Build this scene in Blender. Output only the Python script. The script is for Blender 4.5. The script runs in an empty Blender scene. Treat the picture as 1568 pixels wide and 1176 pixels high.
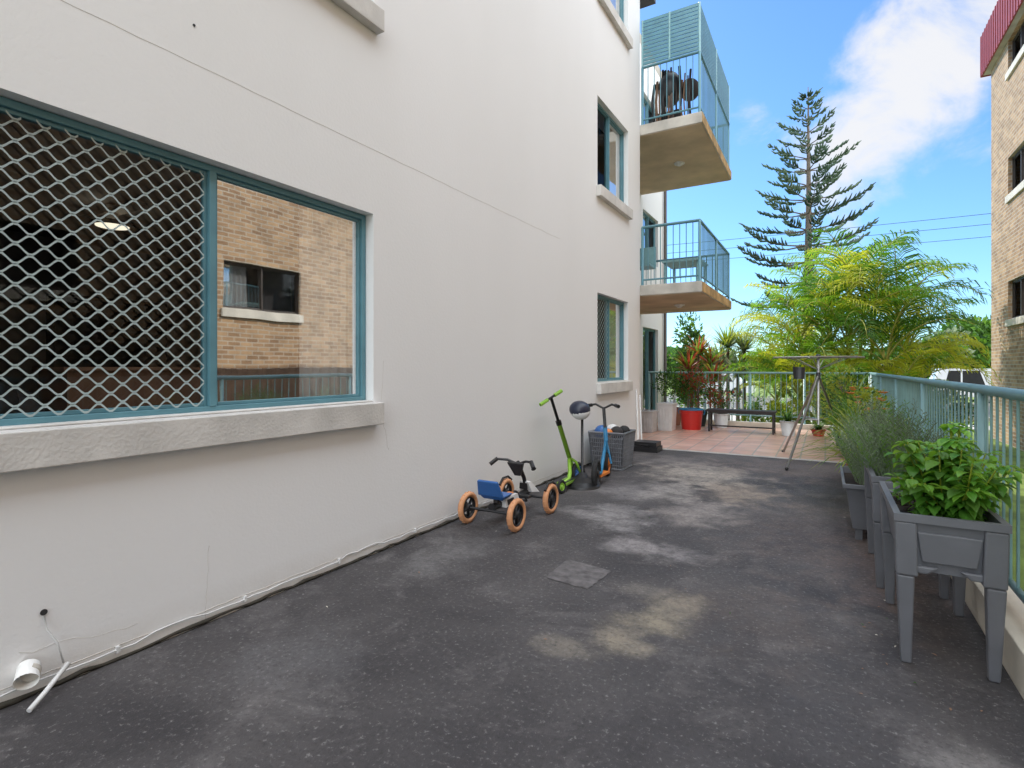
import bpy, math, random
from mathutils import Vector, Matrix
random.seed(7)
R=random.random
def U(a,b): return a+(b-a)*R()
V=Vector
# ---------------------------------------------------------------- materials
def newmat(name):
    m=bpy.data.materials.new(name); m.use_nodes=True
    nt=m.node_tree; b=nt.nodes.get('Principled BSDF'); return m,nt,b
def N(nt,t,**k):
    n=nt.nodes.new(t)
    for a,v in k.items(): setattr(n,a,v)
    return n
def mat(name,col,rough=.6,var=.12,scale=8,bump=0.0,bscale=80,metal=0,spec=.5):
    m,nt,b=newmat(name); L=nt.links
    tc=N(nt,'ShaderNodeTexCoord')
    no=N(nt,'ShaderNodeTexNoise'); no.inputs['Scale'].default_value=scale; no.inputs['Detail'].default_value=4
    L.new(tc.outputs['Object'],no.inputs['Vector'])
    cr=N(nt,'ShaderNodeValToRGB'); cr.color_ramp.elements[0].position=.3; cr.color_ramp.elements[1].position=.7
    cr.color_ramp.elements[0].color=tuple(max(0,c*(1-var)) for c in col)+(1,)
    cr.color_ramp.elements[1].color=tuple(min(1,c*(1+var)) for c in col)+(1,)
    L.new(no.outputs['Fac'],cr.inputs['Fac']); L.new(cr.outputs['Color'],b.inputs['Base Color'])
    b.inputs['Roughness'].default_value=rough; b.inputs['Metallic'].default_value=metal
    b.inputs['Specular IOR Level'].default_value=spec
    if bump>0:
        n2=N(nt,'ShaderNodeTexNoise'); n2.inputs['Scale'].default_value=bscale; n2.inputs['Detail'].default_value=3
        L.new(tc.outputs['Object'],n2.inputs['Vector'])
        bp=N(nt,'ShaderNodeBump'); bp.inputs['Strength'].default_value=bump; bp.inputs['Distance'].default_value=.01
        L.new(n2.outputs['Fac'],bp.inputs['Height']); L.new(bp.outputs['Normal'],b.inputs['Normal'])
    return m
def leafmat(name,col,tr,fac=.4,rough=.5):
    m,nt,b=newmat(name); L=nt.links
    b.inputs['Roughness'].default_value=rough; b.inputs['Specular IOR Level'].default_value=.35
    tc=N(nt,'ShaderNodeTexCoord'); no=N(nt,'ShaderNodeTexNoise'); no.inputs['Scale'].default_value=2.3; no.inputs['Detail'].default_value=1
    L.new(tc.outputs['Object'],no.inputs['Vector'])
    cr=N(nt,'ShaderNodeValToRGB'); cr.color_ramp.elements[0].position=.3; cr.color_ramp.elements[1].position=.7
    cr.color_ramp.elements[0].color=tuple(c*.6 for c in col)+(1,); cr.color_ramp.elements[1].color=tuple(c*1.35 for c in col)+(1,)
    L.new(no.outputs['Fac'],cr.inputs['Fac']); L.new(cr.outputs['Color'],b.inputs['Base Color'])
    t=N(nt,'ShaderNodeBsdfTranslucent'); t.inputs['Color'].default_value=tuple(tr)+(1,)
    mx=N(nt,'ShaderNodeMixShader'); mx.inputs[0].default_value=fac
    L.new(b.outputs[0],mx.inputs[1]); L.new(t.outputs[0],mx.inputs[2])
    L.new(mx.outputs[0],nt.nodes['Material Output'].inputs['Surface']); return m
def glassmat(name,fac,tint):
    m,nt,b=newmat(name); L=nt.links; nt.nodes.remove(b)
    t=N(nt,'ShaderNodeBsdfTransparent'); t.inputs['Color'].default_value=tint+(1,)
    g=N(nt,'ShaderNodeBsdfGlossy'); g.inputs['Roughness'].default_value=.015; g.inputs['Color'].default_value=(.97,.98,.98,1)
    tc=N(nt,'ShaderNodeTexCoord'); no=N(nt,'ShaderNodeTexNoise'); no.inputs['Scale'].default_value=1.6
    L.new(tc.outputs['Object'],no.inputs['Vector'])
    bp=N(nt,'ShaderNodeBump'); bp.inputs['Strength'].default_value=.05; bp.inputs['Distance'].default_value=.02
    L.new(no.outputs['Fac'],bp.inputs['Height']); L.new(bp.outputs['Normal'],g.inputs['Normal'])
    mx=N(nt,'ShaderNodeMixShader'); mx.inputs[0].default_value=fac
    L.new(t.outputs[0],mx.inputs[1]); L.new(g.outputs[0],mx.inputs[2])
    L.new(mx.outputs[0],nt.nodes['Material Output'].inputs['Surface']); return m
def M_wall():
    m,nt,b=newmat('painted_render'); L=nt.links
    tc=N(nt,'ShaderNodeTexCoord')
    n1=N(nt,'ShaderNodeTexNoise'); n1.inputs['Scale'].default_value=.7; n1.inputs['Detail'].default_value=4
    mp=N(nt,'ShaderNodeMapping'); mp.inputs['Scale'].default_value=(1,1,.35)
    L.new(tc.outputs['Object'],mp.inputs['Vector']); L.new(mp.outputs[0],n1.inputs['Vector'])
    cr=N(nt,'ShaderNodeValToRGB'); cr.color_ramp.elements[0].position=.3; cr.color_ramp.elements[1].position=.65
    cr.color_ramp.elements[0].color=(.84,.845,.85,1); cr.color_ramp.elements[1].color=(.875,.88,.89,1)
    L.new(n1.outputs['Fac'],cr.inputs['Fac'])
    sp=N(nt,'ShaderNodeSeparateXYZ'); L.new(tc.outputs['Object'],sp.inputs[0])
    n3=N(nt,'ShaderNodeTexNoise'); n3.inputs['Scale'].default_value=6; n3.inputs['Detail'].default_value=5
    L.new(tc.outputs['Object'],n3.inputs['Vector'])
    mr=N(nt,'ShaderNodeMapRange'); mr.inputs[1].default_value=.0; mr.inputs[2].default_value=.2; mr.inputs[3].default_value=.6; mr.inputs[4].default_value=0
    L.new(sp.outputs['Z'],mr.inputs[0])
    mu=N(nt,'ShaderNodeMath',operation='MULTIPLY'); L.new(mr.outputs[0],mu.inputs[0]); L.new(n3.outputs['Fac'],mu.inputs[1])
    mx=N(nt,'ShaderNodeMixRGB'); mx.inputs[2].default_value=(.5,.44,.36,1)
    L.new(mu.outputs[0],mx.inputs[0]); L.new(cr.outputs[0],mx.inputs[1]); L.new(mx.outputs[0],b.inputs['Base Color'])
    b.inputs['Roughness'].default_value=.85
    n2=N(nt,'ShaderNodeTexNoise'); n2.inputs['Scale'].default_value=55; n2.inputs['Detail'].default_value=3
    L.new(tc.outputs['Object'],n2.inputs['Vector'])
    bp=N(nt,'ShaderNodeBump'); bp.inputs['Strength'].default_value=.2; bp.inputs['Distance'].default_value=.006
    L.new(n2.outputs['Fac'],bp.inputs['Height']); L.new(bp.outputs[0],b.inputs['Normal']); return m
def M_floor():
    m,nt,b=newmat('bitumen_floor'); L=nt.links
    tc=N(nt,'ShaderNodeTexCoord')
    def noise(s,d=6,dist=0,rough=.6):
        n=N(nt,'ShaderNodeTexNoise'); n.inputs['Scale'].default_value=s; n.inputs['Detail'].default_value=d
        n.inputs['Distortion'].default_value=dist; n.inputs['Roughness'].default_value=rough
        L.new(tc.outputs['Object'],n.inputs['Vector']); return n
    def ramp(src,a,ca,bb,cb):
        c=N(nt,'ShaderNodeValToRGB'); c.color_ramp.elements[0].position=a; c.color_ramp.elements[1].position=bb
        c.color_ramp.elements[0].color=ca+(1,) ; c.color_ramp.elements[1].color=cb+(1,); L.new(src,c.inputs[0]); return c
    base=ramp(noise(1.1,6,.4).outputs['Fac'],.35,(.040,.036,.039),.68,(.088,.080,.081))
    def layer(prev,fac,col):
        x=N(nt,'ShaderNodeMixRGB'); x.inputs[2].default_value=col+(1,); L.new(fac,x.inputs[0]); L.new(prev,x.inputs[1]); return x.outputs[0]
    c=base.outputs[0]
    mid=noise(2.3,8,.6,.72)
    st=ramp(mid.outputs['Fac'],.52,(0,0,0),.70,(.6,.6,.6))
    c=layer(c,st.outputs[0],(.19,.175,.175))
    wn=noise(3.2,6,.4,.62)
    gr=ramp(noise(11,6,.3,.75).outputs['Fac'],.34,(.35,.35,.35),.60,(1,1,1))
    for (px,py,r,sx,st_,col) in [(-.76,3.22,.17,1.0,.75,(.34,.29,.22)),(-.80,2.95,.17,.9,.8,(.35,.30,.22)),(-.92,2.66,.14,1.1,.7,(.34,.29,.22)),(-1.12,2.45,.10,1.8,.5,(.30,.26,.21)),(-1.02,3.32,.10,1.6,.4,(.28,.25,.22)),  # this row paints a crescent of reflected sunlight into the floor colour
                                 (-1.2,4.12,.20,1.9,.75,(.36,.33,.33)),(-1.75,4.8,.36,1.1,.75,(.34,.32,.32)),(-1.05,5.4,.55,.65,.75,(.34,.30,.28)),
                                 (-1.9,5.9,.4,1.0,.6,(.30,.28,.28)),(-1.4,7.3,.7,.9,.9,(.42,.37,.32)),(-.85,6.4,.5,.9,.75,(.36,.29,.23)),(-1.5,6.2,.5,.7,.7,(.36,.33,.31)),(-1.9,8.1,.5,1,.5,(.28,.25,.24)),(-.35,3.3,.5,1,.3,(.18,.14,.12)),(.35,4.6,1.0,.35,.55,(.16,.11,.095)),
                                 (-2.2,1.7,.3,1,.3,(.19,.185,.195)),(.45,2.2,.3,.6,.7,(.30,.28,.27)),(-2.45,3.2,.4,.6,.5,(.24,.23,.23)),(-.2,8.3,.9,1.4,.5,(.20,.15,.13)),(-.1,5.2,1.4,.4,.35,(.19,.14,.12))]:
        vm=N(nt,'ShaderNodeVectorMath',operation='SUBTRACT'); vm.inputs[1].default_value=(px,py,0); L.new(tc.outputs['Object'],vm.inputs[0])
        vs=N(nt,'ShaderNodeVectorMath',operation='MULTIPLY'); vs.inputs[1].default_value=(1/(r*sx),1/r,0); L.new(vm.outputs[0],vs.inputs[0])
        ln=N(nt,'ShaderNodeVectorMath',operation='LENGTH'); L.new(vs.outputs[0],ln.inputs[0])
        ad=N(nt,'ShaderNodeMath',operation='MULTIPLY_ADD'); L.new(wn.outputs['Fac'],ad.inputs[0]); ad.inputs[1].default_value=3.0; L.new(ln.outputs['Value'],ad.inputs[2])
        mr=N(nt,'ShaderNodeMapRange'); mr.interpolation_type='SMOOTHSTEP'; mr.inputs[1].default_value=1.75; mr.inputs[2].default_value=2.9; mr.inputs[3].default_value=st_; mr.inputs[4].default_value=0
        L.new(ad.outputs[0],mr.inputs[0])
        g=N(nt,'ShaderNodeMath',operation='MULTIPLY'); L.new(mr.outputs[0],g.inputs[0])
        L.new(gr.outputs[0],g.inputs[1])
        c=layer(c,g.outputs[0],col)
    fine=noise(42,4,0,.75)
    sp=ramp(fine.outputs['Fac'],.57,(0,0,0),.70,(.65,.65,.65)); c=layer(c,sp.outputs[0],(.30,.285,.28))
    sp2=ramp(fine.outputs['Fac'],.32,(.6,.6,.6),.46,(0,0,0)); c=layer(c,sp2.outputs[0],(.03,.028,.028))
    L.new(c,b.inputs['Base Color'])
    rr=ramp(mid.outputs['Fac'],.3,(.6,.6,.6),.7,(.9,.9,.9)); L.new(rr.outputs[0],b.inputs['Roughness'])
    bp=N(nt,'ShaderNodeBump'); bp.inputs['Strength'].default_value=.6; bp.inputs['Distance'].default_value=.012
    L.new(fine.outputs['Fac'],bp.inputs['Height']); L.new(bp.outputs[0],b.inputs['Normal']); return m
def M_brick(name,c1,c2,mo,w,h,ms,vec='wall',offset=.5,rough=.85,bump=.5):
    m,nt,b=newmat(name); L=nt.links
    tc=N(nt,'ShaderNodeTexCoord'); s=N(nt,'ShaderNodeSeparateXYZ'); L.new(tc.outputs['Object'],s.inputs[0])
    cb=N(nt,'ShaderNodeCombineXYZ')
    if vec=='wall':
        ad=N(nt,'ShaderNodeMath',operation='ADD'); L.new(s.outputs['X'],ad.inputs[0]); L.new(s.outputs['Y'],ad.inputs[1]); L.new(ad.outputs[0],cb.inputs[0]); L.new(s.outputs['Z'],cb.inputs[1])
    else:
        L.new(s.outputs['X'],cb.inputs[0]); L.new(s.outputs['Y'],cb.inputs[1])
    br=N(nt,'ShaderNodeTexBrick'); br.offset=offset; br.inputs['Scale'].default_value=1; br.inputs['Brick Width'].default_value=w; br.inputs['Row Height'].default_value=h
    br.inputs['Mortar Size'].default_value=ms; br.inputs['Color1'].default_value=c1+(1,); br.inputs['Color2'].default_value=c2+(1,); br.inputs['Mortar'].default_value=mo+(1,)
    L.new(cb.outputs[0],br.inputs['Vector'])
    no=N(nt,'ShaderNodeTexNoise'); no.inputs['Scale'].default_value=3; no.inputs['Detail'].default_value=5; L.new(tc.outputs['Object'],no.inputs['Vector'])
    mx=N(nt,'ShaderNodeMixRGB',blend_type='MULTIPLY'); mx.inputs[0].default_value=.6
    cr=N(nt,'ShaderNodeValToRGB'); cr.color_ramp.elements[0].position=.3; cr.color_ramp.elements[1].position=.6; cr.color_ramp.elements[0].color=(.6,.6,.6,1)
    L.new(no.outputs['Fac'],cr.inputs[0]); L.new(br.outputs['Color'],mx.inputs[1]); L.new(cr.outputs[0],mx.inputs[2]); L.new(mx.outputs[0],b.inputs['Base Color'])
    b.inputs['Roughness'].default_value=rough
    bp=N(nt,'ShaderNodeBump'); bp.invert=True; bp.inputs['Strength'].default_value=bump; bp.inputs['Distance'].default_value=.008
    L.new(br.outputs['Fac'],bp.inputs['Height']); L.new(bp.outputs[0],b.inputs['Normal']); return m

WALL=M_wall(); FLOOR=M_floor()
BRICK=M_brick('tan_brick',(.54,.345,.185),(.32,.185,.095),(.50,.42,.32),.24,.086,.012)
TILE=M_brick('pink_terracotta_tile',(.64,.37,.28),(.75,.49,.39),(.40,.34,.30),.33,.33,.012,vec='floor',offset=0,rough=.35,bump=.3)
TEAL=mat('teal_powdercoat',(.115,.27,.33),.4,.10,5)
TEALR=mat('teal_rail_paint',(.21,.37,.385),.4,.14,4)
SILL=mat('sill_concrete',(.66,.645,.62),.85,.14,4,.3,60)
CONC=mat('concrete',(.5,.46,.40),.85,.18,3,.3,50)
KERB=mat('cream_kerb_paint',(.66,.61,.52),.8,.18,3,.3,40)
SOFF=mat('stained_soffit',(.60,.46,.31),.85,.2,1.6,.2,60)
SLABE=mat('balcony_edge_concrete',(.54,.51,.46),.85,.25,3,.2,60)
RUST=mat('rust_stained_edge',(.50,.33,.14),.85,.45,4,.2,60)
DARK=mat('dark_interior',(.035,.033,.035),.8)
ROOM=mat('room_paint',(.26,.245,.24),.8)
CURT=mat('white_curtain',(.88,.88,.86),.8,.06,10)
GREY=mat('grey_plastic',(.145,.15,.168),.45,.10,6,.05,200)
BLACK=mat('black_plastic',(.018,.018,.02),.4,.1)
RUB=mat('black_rubber',(.02,.02,.021),.75,.1)
ORANGE=mat('orange_tyre',(.66,.32,.16),.6,.15)
BLUE=mat('blue_plastic',(.035,.13,.38),.35,.08)
WHITE=mat('white_plastic',(.72,.72,.72),.45,.06)
LIME=mat('lime_green_paint',(.30,.58,.06),.35,.06)
CYAN=mat('blue_paint',(.02,.20,.40),.35)
RED=mat('red_plastic',(.62,.03,.025),.35,.06)
ORP=mat('orange_paint',(.75,.22,.03),.4)
SOIL=mat('soil',(.03,.02,.014),.95,.4,30,.8,60)
METAL=mat('aluminium',(.5,.5,.5),.35,.05,6,metal=.8)
DMET=mat('dark_bench_paint',(.03,.025,.025),.45)
WOOD=mat('brown_fence_timber',(.24,.14,.09),.75,.2,6)
LAWN=mat('lawn_grass',(.15,.21,.045),.95,.4,2.2,.8,40)
ROAD=mat('road_asphalt',(.10,.10,.10),.9,.15,3,.3,60)
PATH=mat('footpath_concrete',(.42,.40,.36),.9,.12,2)
PATCH=mat('repair_patch',(.13,.12,.122),.9,.35,14,.5,60)
REDROOF=mat('red_metal_roof',(.30,.035,.035),.45,.1)
BARK=mat('bark',(.13,.10,.075),.9,.3,10,.6,20)
PBARK=mat('palm_stem',(.42,.40,.10),.7,.3,6)
PALM1=leafmat('palm_leaf_green',(.11,.24,.03),(.32,.56,.03),.42)
PALM2=leafmat('palm_leaf_yellow',(.40,.44,.04),(.76,.76,.05),.45)
PALM3=leafmat('palm_leaf_dark',(.05,.13,.025),(.14,.34,.02),.34)
PINE=leafmat('norfolk_needles',(.055,.095,.06),(.07,.12,.05),.15,.8)
PINE2=leafmat('norfolk_needles_light',(.10,.15,.09),(.12,.17,.07),.2,.8)
LG=leafmat('leaf_green',(.08,.18,.03),(.24,.44,.04),.35)
LD=leafmat('leaf_dark',(.035,.09,.02),(.07,.18,.02),.25)
LY=leafmat('leaf_yellowgreen',(.28,.34,.04),(.55,.58,.05),.4)
LR=leafmat('leaf_red',(.34,.07,.045),(.55,.10,.04),.35)
LS=leafmat('leaf_silver',(.26,.31,.21),(.33,.4,.2),.3,.7)
LROSE=leafmat('rosemary_leaf',(.16,.21,.13),(.2,.27,.1),.25,.7)
BASIL=leafmat('basil_leaf',(.085,.24,.03),(.30,.55,.04),.35,.4)
BASIL2=leafmat('basil_leaf_light',(.17,.36,.05),(.4,.65,.06),.35,.4)
GLR=glassmat('window_glass_reflective',.64,(1,1,1))
GLS=glassmat('window_glass_screened',.035,(.72,.72,.72))
SCR=mat('security_mesh',(.42,.52,.53),.5,.08)
BRONZE=mat('brown_aluminium',(.06,.045,.035),.5)
CARG=mat('car_glass',(.02,.025,.03),.1)
CARW=mat('car_paint_white',(.75,.75,.76),.25,.03)
CARB=mat('car_paint_blue',(.04,.08,.18),.25,.03)
def emis(name,col,s):
    m,nt,b=newmat(name); b.inputs['Base Color'].default_value=col+(1,); b.inputs['Emission Color'].default_value=col+(1,); b.inputs['Emission Strength'].default_value=s; return m
LAMP=emis('lamp_glow',(1,.93,.72),1.5)
# ---------------------------------------------------------------- mesh builder
def basis(ax):
    ax=V(ax).normalized(); a=V((0,0,1)) if abs(ax.z)<.9 else V((1,0,0))
    u=ax.cross(a).normalized(); return u,ax.cross(u).normalized(),ax
def group(name):
    e=bpy.data.objects.new(name,None); bpy.context.scene.collection.objects.link(e); return e
class MB:
    def __init__(s): s.v=[];s.f=[];s.m=[];s.sm=[];s.mats=[]
    def mi(s,m):
        if m not in s.mats: s.mats.append(m)
        return s.mats.index(m)
    def face(s,pts,m,smooth=False):
        b=len(s.v); s.v.extend([tuple(p) for p in pts]); s.f.append(tuple(range(b,b+len(pts)))); s.m.append(s.mi(m)); s.sm.append(smooth)
    def box(s,x0,x1,y0,y1,z0,z1,m):
        b=len(s.v); s.v+= [(x0,y0,z0),(x1,y0,z0),(x1,y1,z0),(x0,y1,z0),(x0,y0,z1),(x1,y0,z1),(x1,y1,z1),(x0,y1,z1)]
        for f in [(0,3,2,1),(4,5,6,7),(0,1,5,4),(1,2,6,5),(2,3,7,6),(3,0,4,7)]:
            s.f.append(tuple(b+i for i in f)); s.m.append(s.mi(m)); s.sm.append(False)
    def frust(s,bot,top,m,cap=True):
        b=len(s.v); s.v+=[tuple(p) for p in bot]+[tuple(p) for p in top]; n=len(bot)
        for i in range(n): s.f.append((b+i,b+(i+1)%n,b+n+(i+1)%n,b+n+i)); s.m.append(s.mi(m)); s.sm.append(False)
        if cap:
            s.f.append(tuple(b+i for i in reversed(range(n)))); s.m.append(s.mi(m)); s.sm.append(False)
            s.f.append(tuple(b+n+i for i in range(n))); s.m.append(s.mi(m)); s.sm.append(False)
    def cyl(s,p,q,r0,m,r1=None,n=10,cap=True):
        if r1 is None: r1=r0
        p=V(p);q=V(q); u,w,a=basis(q-p); b=len(s.v)
        for c,r in ((p,r0),(q,r1)):
            for i in range(n):
                t=2*math.pi*i/n; s.v.append(tuple(c+u*math.cos(t)*r+w*math.sin(t)*r))
        for i in range(n): s.f.append((b+i,b+(i+1)%n,b+n+(i+1)%n,b+n+i)); s.m.append(s.mi(m)); s.sm.append(n>4)
        if cap:
            for k in (0,n):
                s.f.append(tuple(b+k+i for i in range(n))); s.m.append(s.mi(m)); s.sm.append(False)
    def tube(s,pts,r,m,n=8):
        pts=[V(p) for p in pts]; b=len(s.v); K=len(pts); pu=None
        for k,p in enumerate(pts):
            d=(pts[min(k+1,K-1)]-pts[max(k-1,0)])
            u,w,a=basis(d)
            if pu is not None:
                u=(pu-a*pu.dot(a)).normalized(); w=a.cross(u)
            pu=u
            rr=r[k] if isinstance(r,(list,tuple)) else r
            for i in range(n):
                t=2*math.pi*i/n; s.v.append(tuple(p+u*math.cos(t)*rr+w*math.sin(t)*rr))
        for k in range(K-1):
            for i in range(n): s.f.append((b+k*n+i,b+k*n+(i+1)%n,b+(k+1)*n+(i+1)%n,b+(k+1)*n+i)); s.m.append(s.mi(m)); s.sm.append(True)
        for k in (0,(K-1)*n):
            s.f.append(tuple(b+k+i for i in range(n))); s.m.append(s.mi(m)); s.sm.append(False)
    def ell(s,c,rx,ry,rz,m,nu=16,nv=10,tilt=None):
        c=V(c); b=len(s.v); M=tilt or Matrix.Identity(3)
        for j in range(nv+1):
            ph=math.pi*j/nv
            for i in range(nu):
                t=2*math.pi*i/nu; s.v.append(tuple(c+M@V((rx*math.sin(ph)*math.cos(t),ry*math.sin(ph)*math.sin(t),rz*math.cos(ph)))))
        for j in range(nv):
            for i in range(nu): s.f.append((b+j*nu+i,b+j*nu+(i+1)%nu,b+(j+1)*nu+(i+1)%nu,b+(j+1)*nu+i)); s.m.append(s.mi(m)); s.sm.append(True)
    def torus(s,c,ax,Rr,r,m,nu=28,nv=10,flat=1.0):
        c=V(c); u,w,a=basis(ax); b=len(s.v)
        for i in range(nu):
            t=2*math.pi*i/nu; d=u*math.cos(t)+w*math.sin(t)
            for j in range(nv):
                p=2*math.pi*j/nv; s.v.append(tuple(c+d*(Rr+r*math.cos(p))+a*(r*flat*math.sin(p))))
        for i in range(nu):
            for j in range(nv): s.f.append((b+i*nv+j,b+((i+1)%nu)*nv+j,b+((i+1)%nu)*nv+(j+1)%nv,b+i*nv+(j+1)%nv)); s.m.append(s.mi(m)); s.sm.append(True)
    def obj(s,name,parent=None,bevel=0):
        me=bpy.data.meshes.new(name); me.from_pydata(s.v,[],s.f); 
        for m in s.mats: me.materials.append(m)
        me.polygons.foreach_set('material_index',s.m); me.polygons.foreach_set('use_smooth',s.sm); me.update()
        o=bpy.data.objects.new(name,me); bpy.context.scene.collection.objects.link(o)
        if parent: o.parent=parent
        if bevel:
            b=o.modifiers.new('bevel','BEVEL'); b.width=bevel; b.segments=2; b.limit_method='ANGLE'
        return o
def wheel(mb,c,ax,Rr,w,tyre,hub,spokes=5,wall=None):
    c=V(c); u,v,a=basis(ax)
    mb.torus(c,ax,Rr-w*.45,w*.45,tyre,28,10,1.15)
    mb.torus(c,ax,Rr-w*1.0,w*.16,hub,28,6,2.4)
    mb.cyl(c-a*w*.55,c+a*w*.55,Rr*.22,hub,n=12)
    for k in range(18):
        t=2*math.pi*k/18; d=u*math.cos(t)+v*math.sin(t)
        mb.cyl(c+d*(Rr-.001)-a*w*.3,c+d*(Rr-.001)+a*w*.3,w*.05,tyre,n=4)
    for k in range(spokes):
        t=2*math.pi*k/spokes+.3; d=u*math.cos(t)+v*math.sin(t)
        mb.cyl(c+d*Rr*.15,c+d*(Rr-w*.95),w*.3,hub,w*.22,n=6)
def leaf(mb,p,d,n,L,W,m,fold=.25):
    d=V(d).normalized(); n=V(n); sd=d.cross(n)
    if sd.length<1e-4: return
    sd.normalize(); up=sd.cross(d)
    a=p+d*L*.45+sd*W*.5+up*W*fold; b=p+d*L*.45-sd*W*.5+up*W*fold; t=p+d*L
    k=len(mb.v); mb.v+=[tuple(p),tuple(a),tuple(t),tuple(b)]
    i=mb.mi(m); mb.f+=[(k,k+1,k+2),(k,k+2,k+3)]; mb.m+=[i,i]; mb.sm+=[False,False]
def bigleaf(mb,p,d,n,L,W,m):
    d=V(d).normalized(); sd=d.cross(V(n))
    if sd.length<1e-4: return
    sd.normalize(); up=sd.cross(d)
    if up.z<0: up=-up
    prof=[(0,0,0),(.25,.42,.02),(.55,.5,.0),(.82,.26,-.09),(1,0,-.22)]
    k=len(mb.v); i=mb.mi(m)
    for t,w,dz in prof:
        c=p+d*L*t+up*L*dz
        mb.v+=[tuple(c+sd*W*w+up*W*w*.35),tuple(c),tuple(c-sd*W*w+up*W*w*.35)]
    for j in range(4):
        a=k+j*3
        mb.f+=[(a,a+1,a+4,a+3),(a+1,a+2,a+5,a+4)]; mb.m+=[i,i]; mb.sm+=[True,True]
def rdir():
    while True:
        v=V((U(-1,1),U(-1,1),U(-1,1)))
        if .05<v.length<1: return v.normalized()
def cloud(mb,c,rad,n,L,mats,asp=.45,up=.3,clumps=14):
    c=V(c); cl=[]
    for _ in range(clumps):
        d=rdir(); rr=U(.35,.8); cl.append((V((d.x*rad[0]*rr,d.y*rad[1]*rr,d.z*rad[2]*rr)),U(.25,.5),random.choice(mats)))
    for _ in range(n):
        o,s_,m=random.choice(cl); d=rdir(); r=R()**.4
        p=c+o+V((d.x*rad[0],d.y*rad[1],d.z*rad[2]))*s_*r
        dd=(d+rdir()*.7+V((0,0,up))).normalized(); 
        mm=m if R()<.7 else random.choice(mats)
        l=L*U(.6,1.3); leaf(mb,p,dd,rdir(),l,l*asp,mm)
def blades(mb,c,n,L,W,mats,spread=.8,seg=4,droop=1.0):
    c=V(c)
    for _ in range(n):
        az=U(0,6.283); el=U(.15,1)*spread; l=L*U(.6,1.1); m=random.choice(mats)
        h=V((math.cos(az),math.sin(az),0)); sd=V((-math.sin(az),math.cos(az),0)); p=c+h*U(0,.04)
        ang=math.pi/2-el; prev=None
        for k in range(seg+1):
            w=W*(1-(k/seg)**2)*.5+.001
            a,b=p+sd*w,p-sd*w
            if prev: mb.face([prev[0],prev[1],b,a],m)
            prev=(a,b); p=p+(h*math.cos(ang)+V((0,0,1))*math.sin(ang))*(l/seg); ang-=droop*U(.2,.55)
# ---------------------------------------------------------------- buildings
H1=2.93; WX=-2.92
def wall_grid(mb,X,s,y0,y1,z0,z1,ops,depth,m,rm):
    ys=sorted(set([y0,y1]+[o[0] for o in ops]+[o[1] for o in ops])); zs=sorted(set([z0,z1]+[o[2] for o in ops]+[o[3] for o in ops]))
    for i in range(len(ys)-1):
        for j in range(len(zs)-1):
            cy=(ys[i]+ys[i+1])/2; cz=(zs[j]+zs[j+1])/2
            if any(o[0]<cy<o[1] and o[2]<cz<o[3] for o in ops): continue
            mb.face([(X,ys[i],zs[j]),(X,ys[i+1],zs[j]),(X,ys[i+1],zs[j+1]),(X,ys[i],zs[j+1])],m)
    for (a,b,c,d) in ops:
        X2=X-s*depth
        mb.face([(X,a,c),(X2,a,c),(X2,a,d),(X,a,d)],rm); mb.face([(X,b,c),(X2,b,c),(X2,b,d),(X,b,d)],rm)
        mb.face([(X,a,d),(X2,a,d),(X2,b,d),(X,b,d)],rm); mb.face([(X,a,c),(X2,a,c),(X2,b,c),(X,b,c)],rm)
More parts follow.
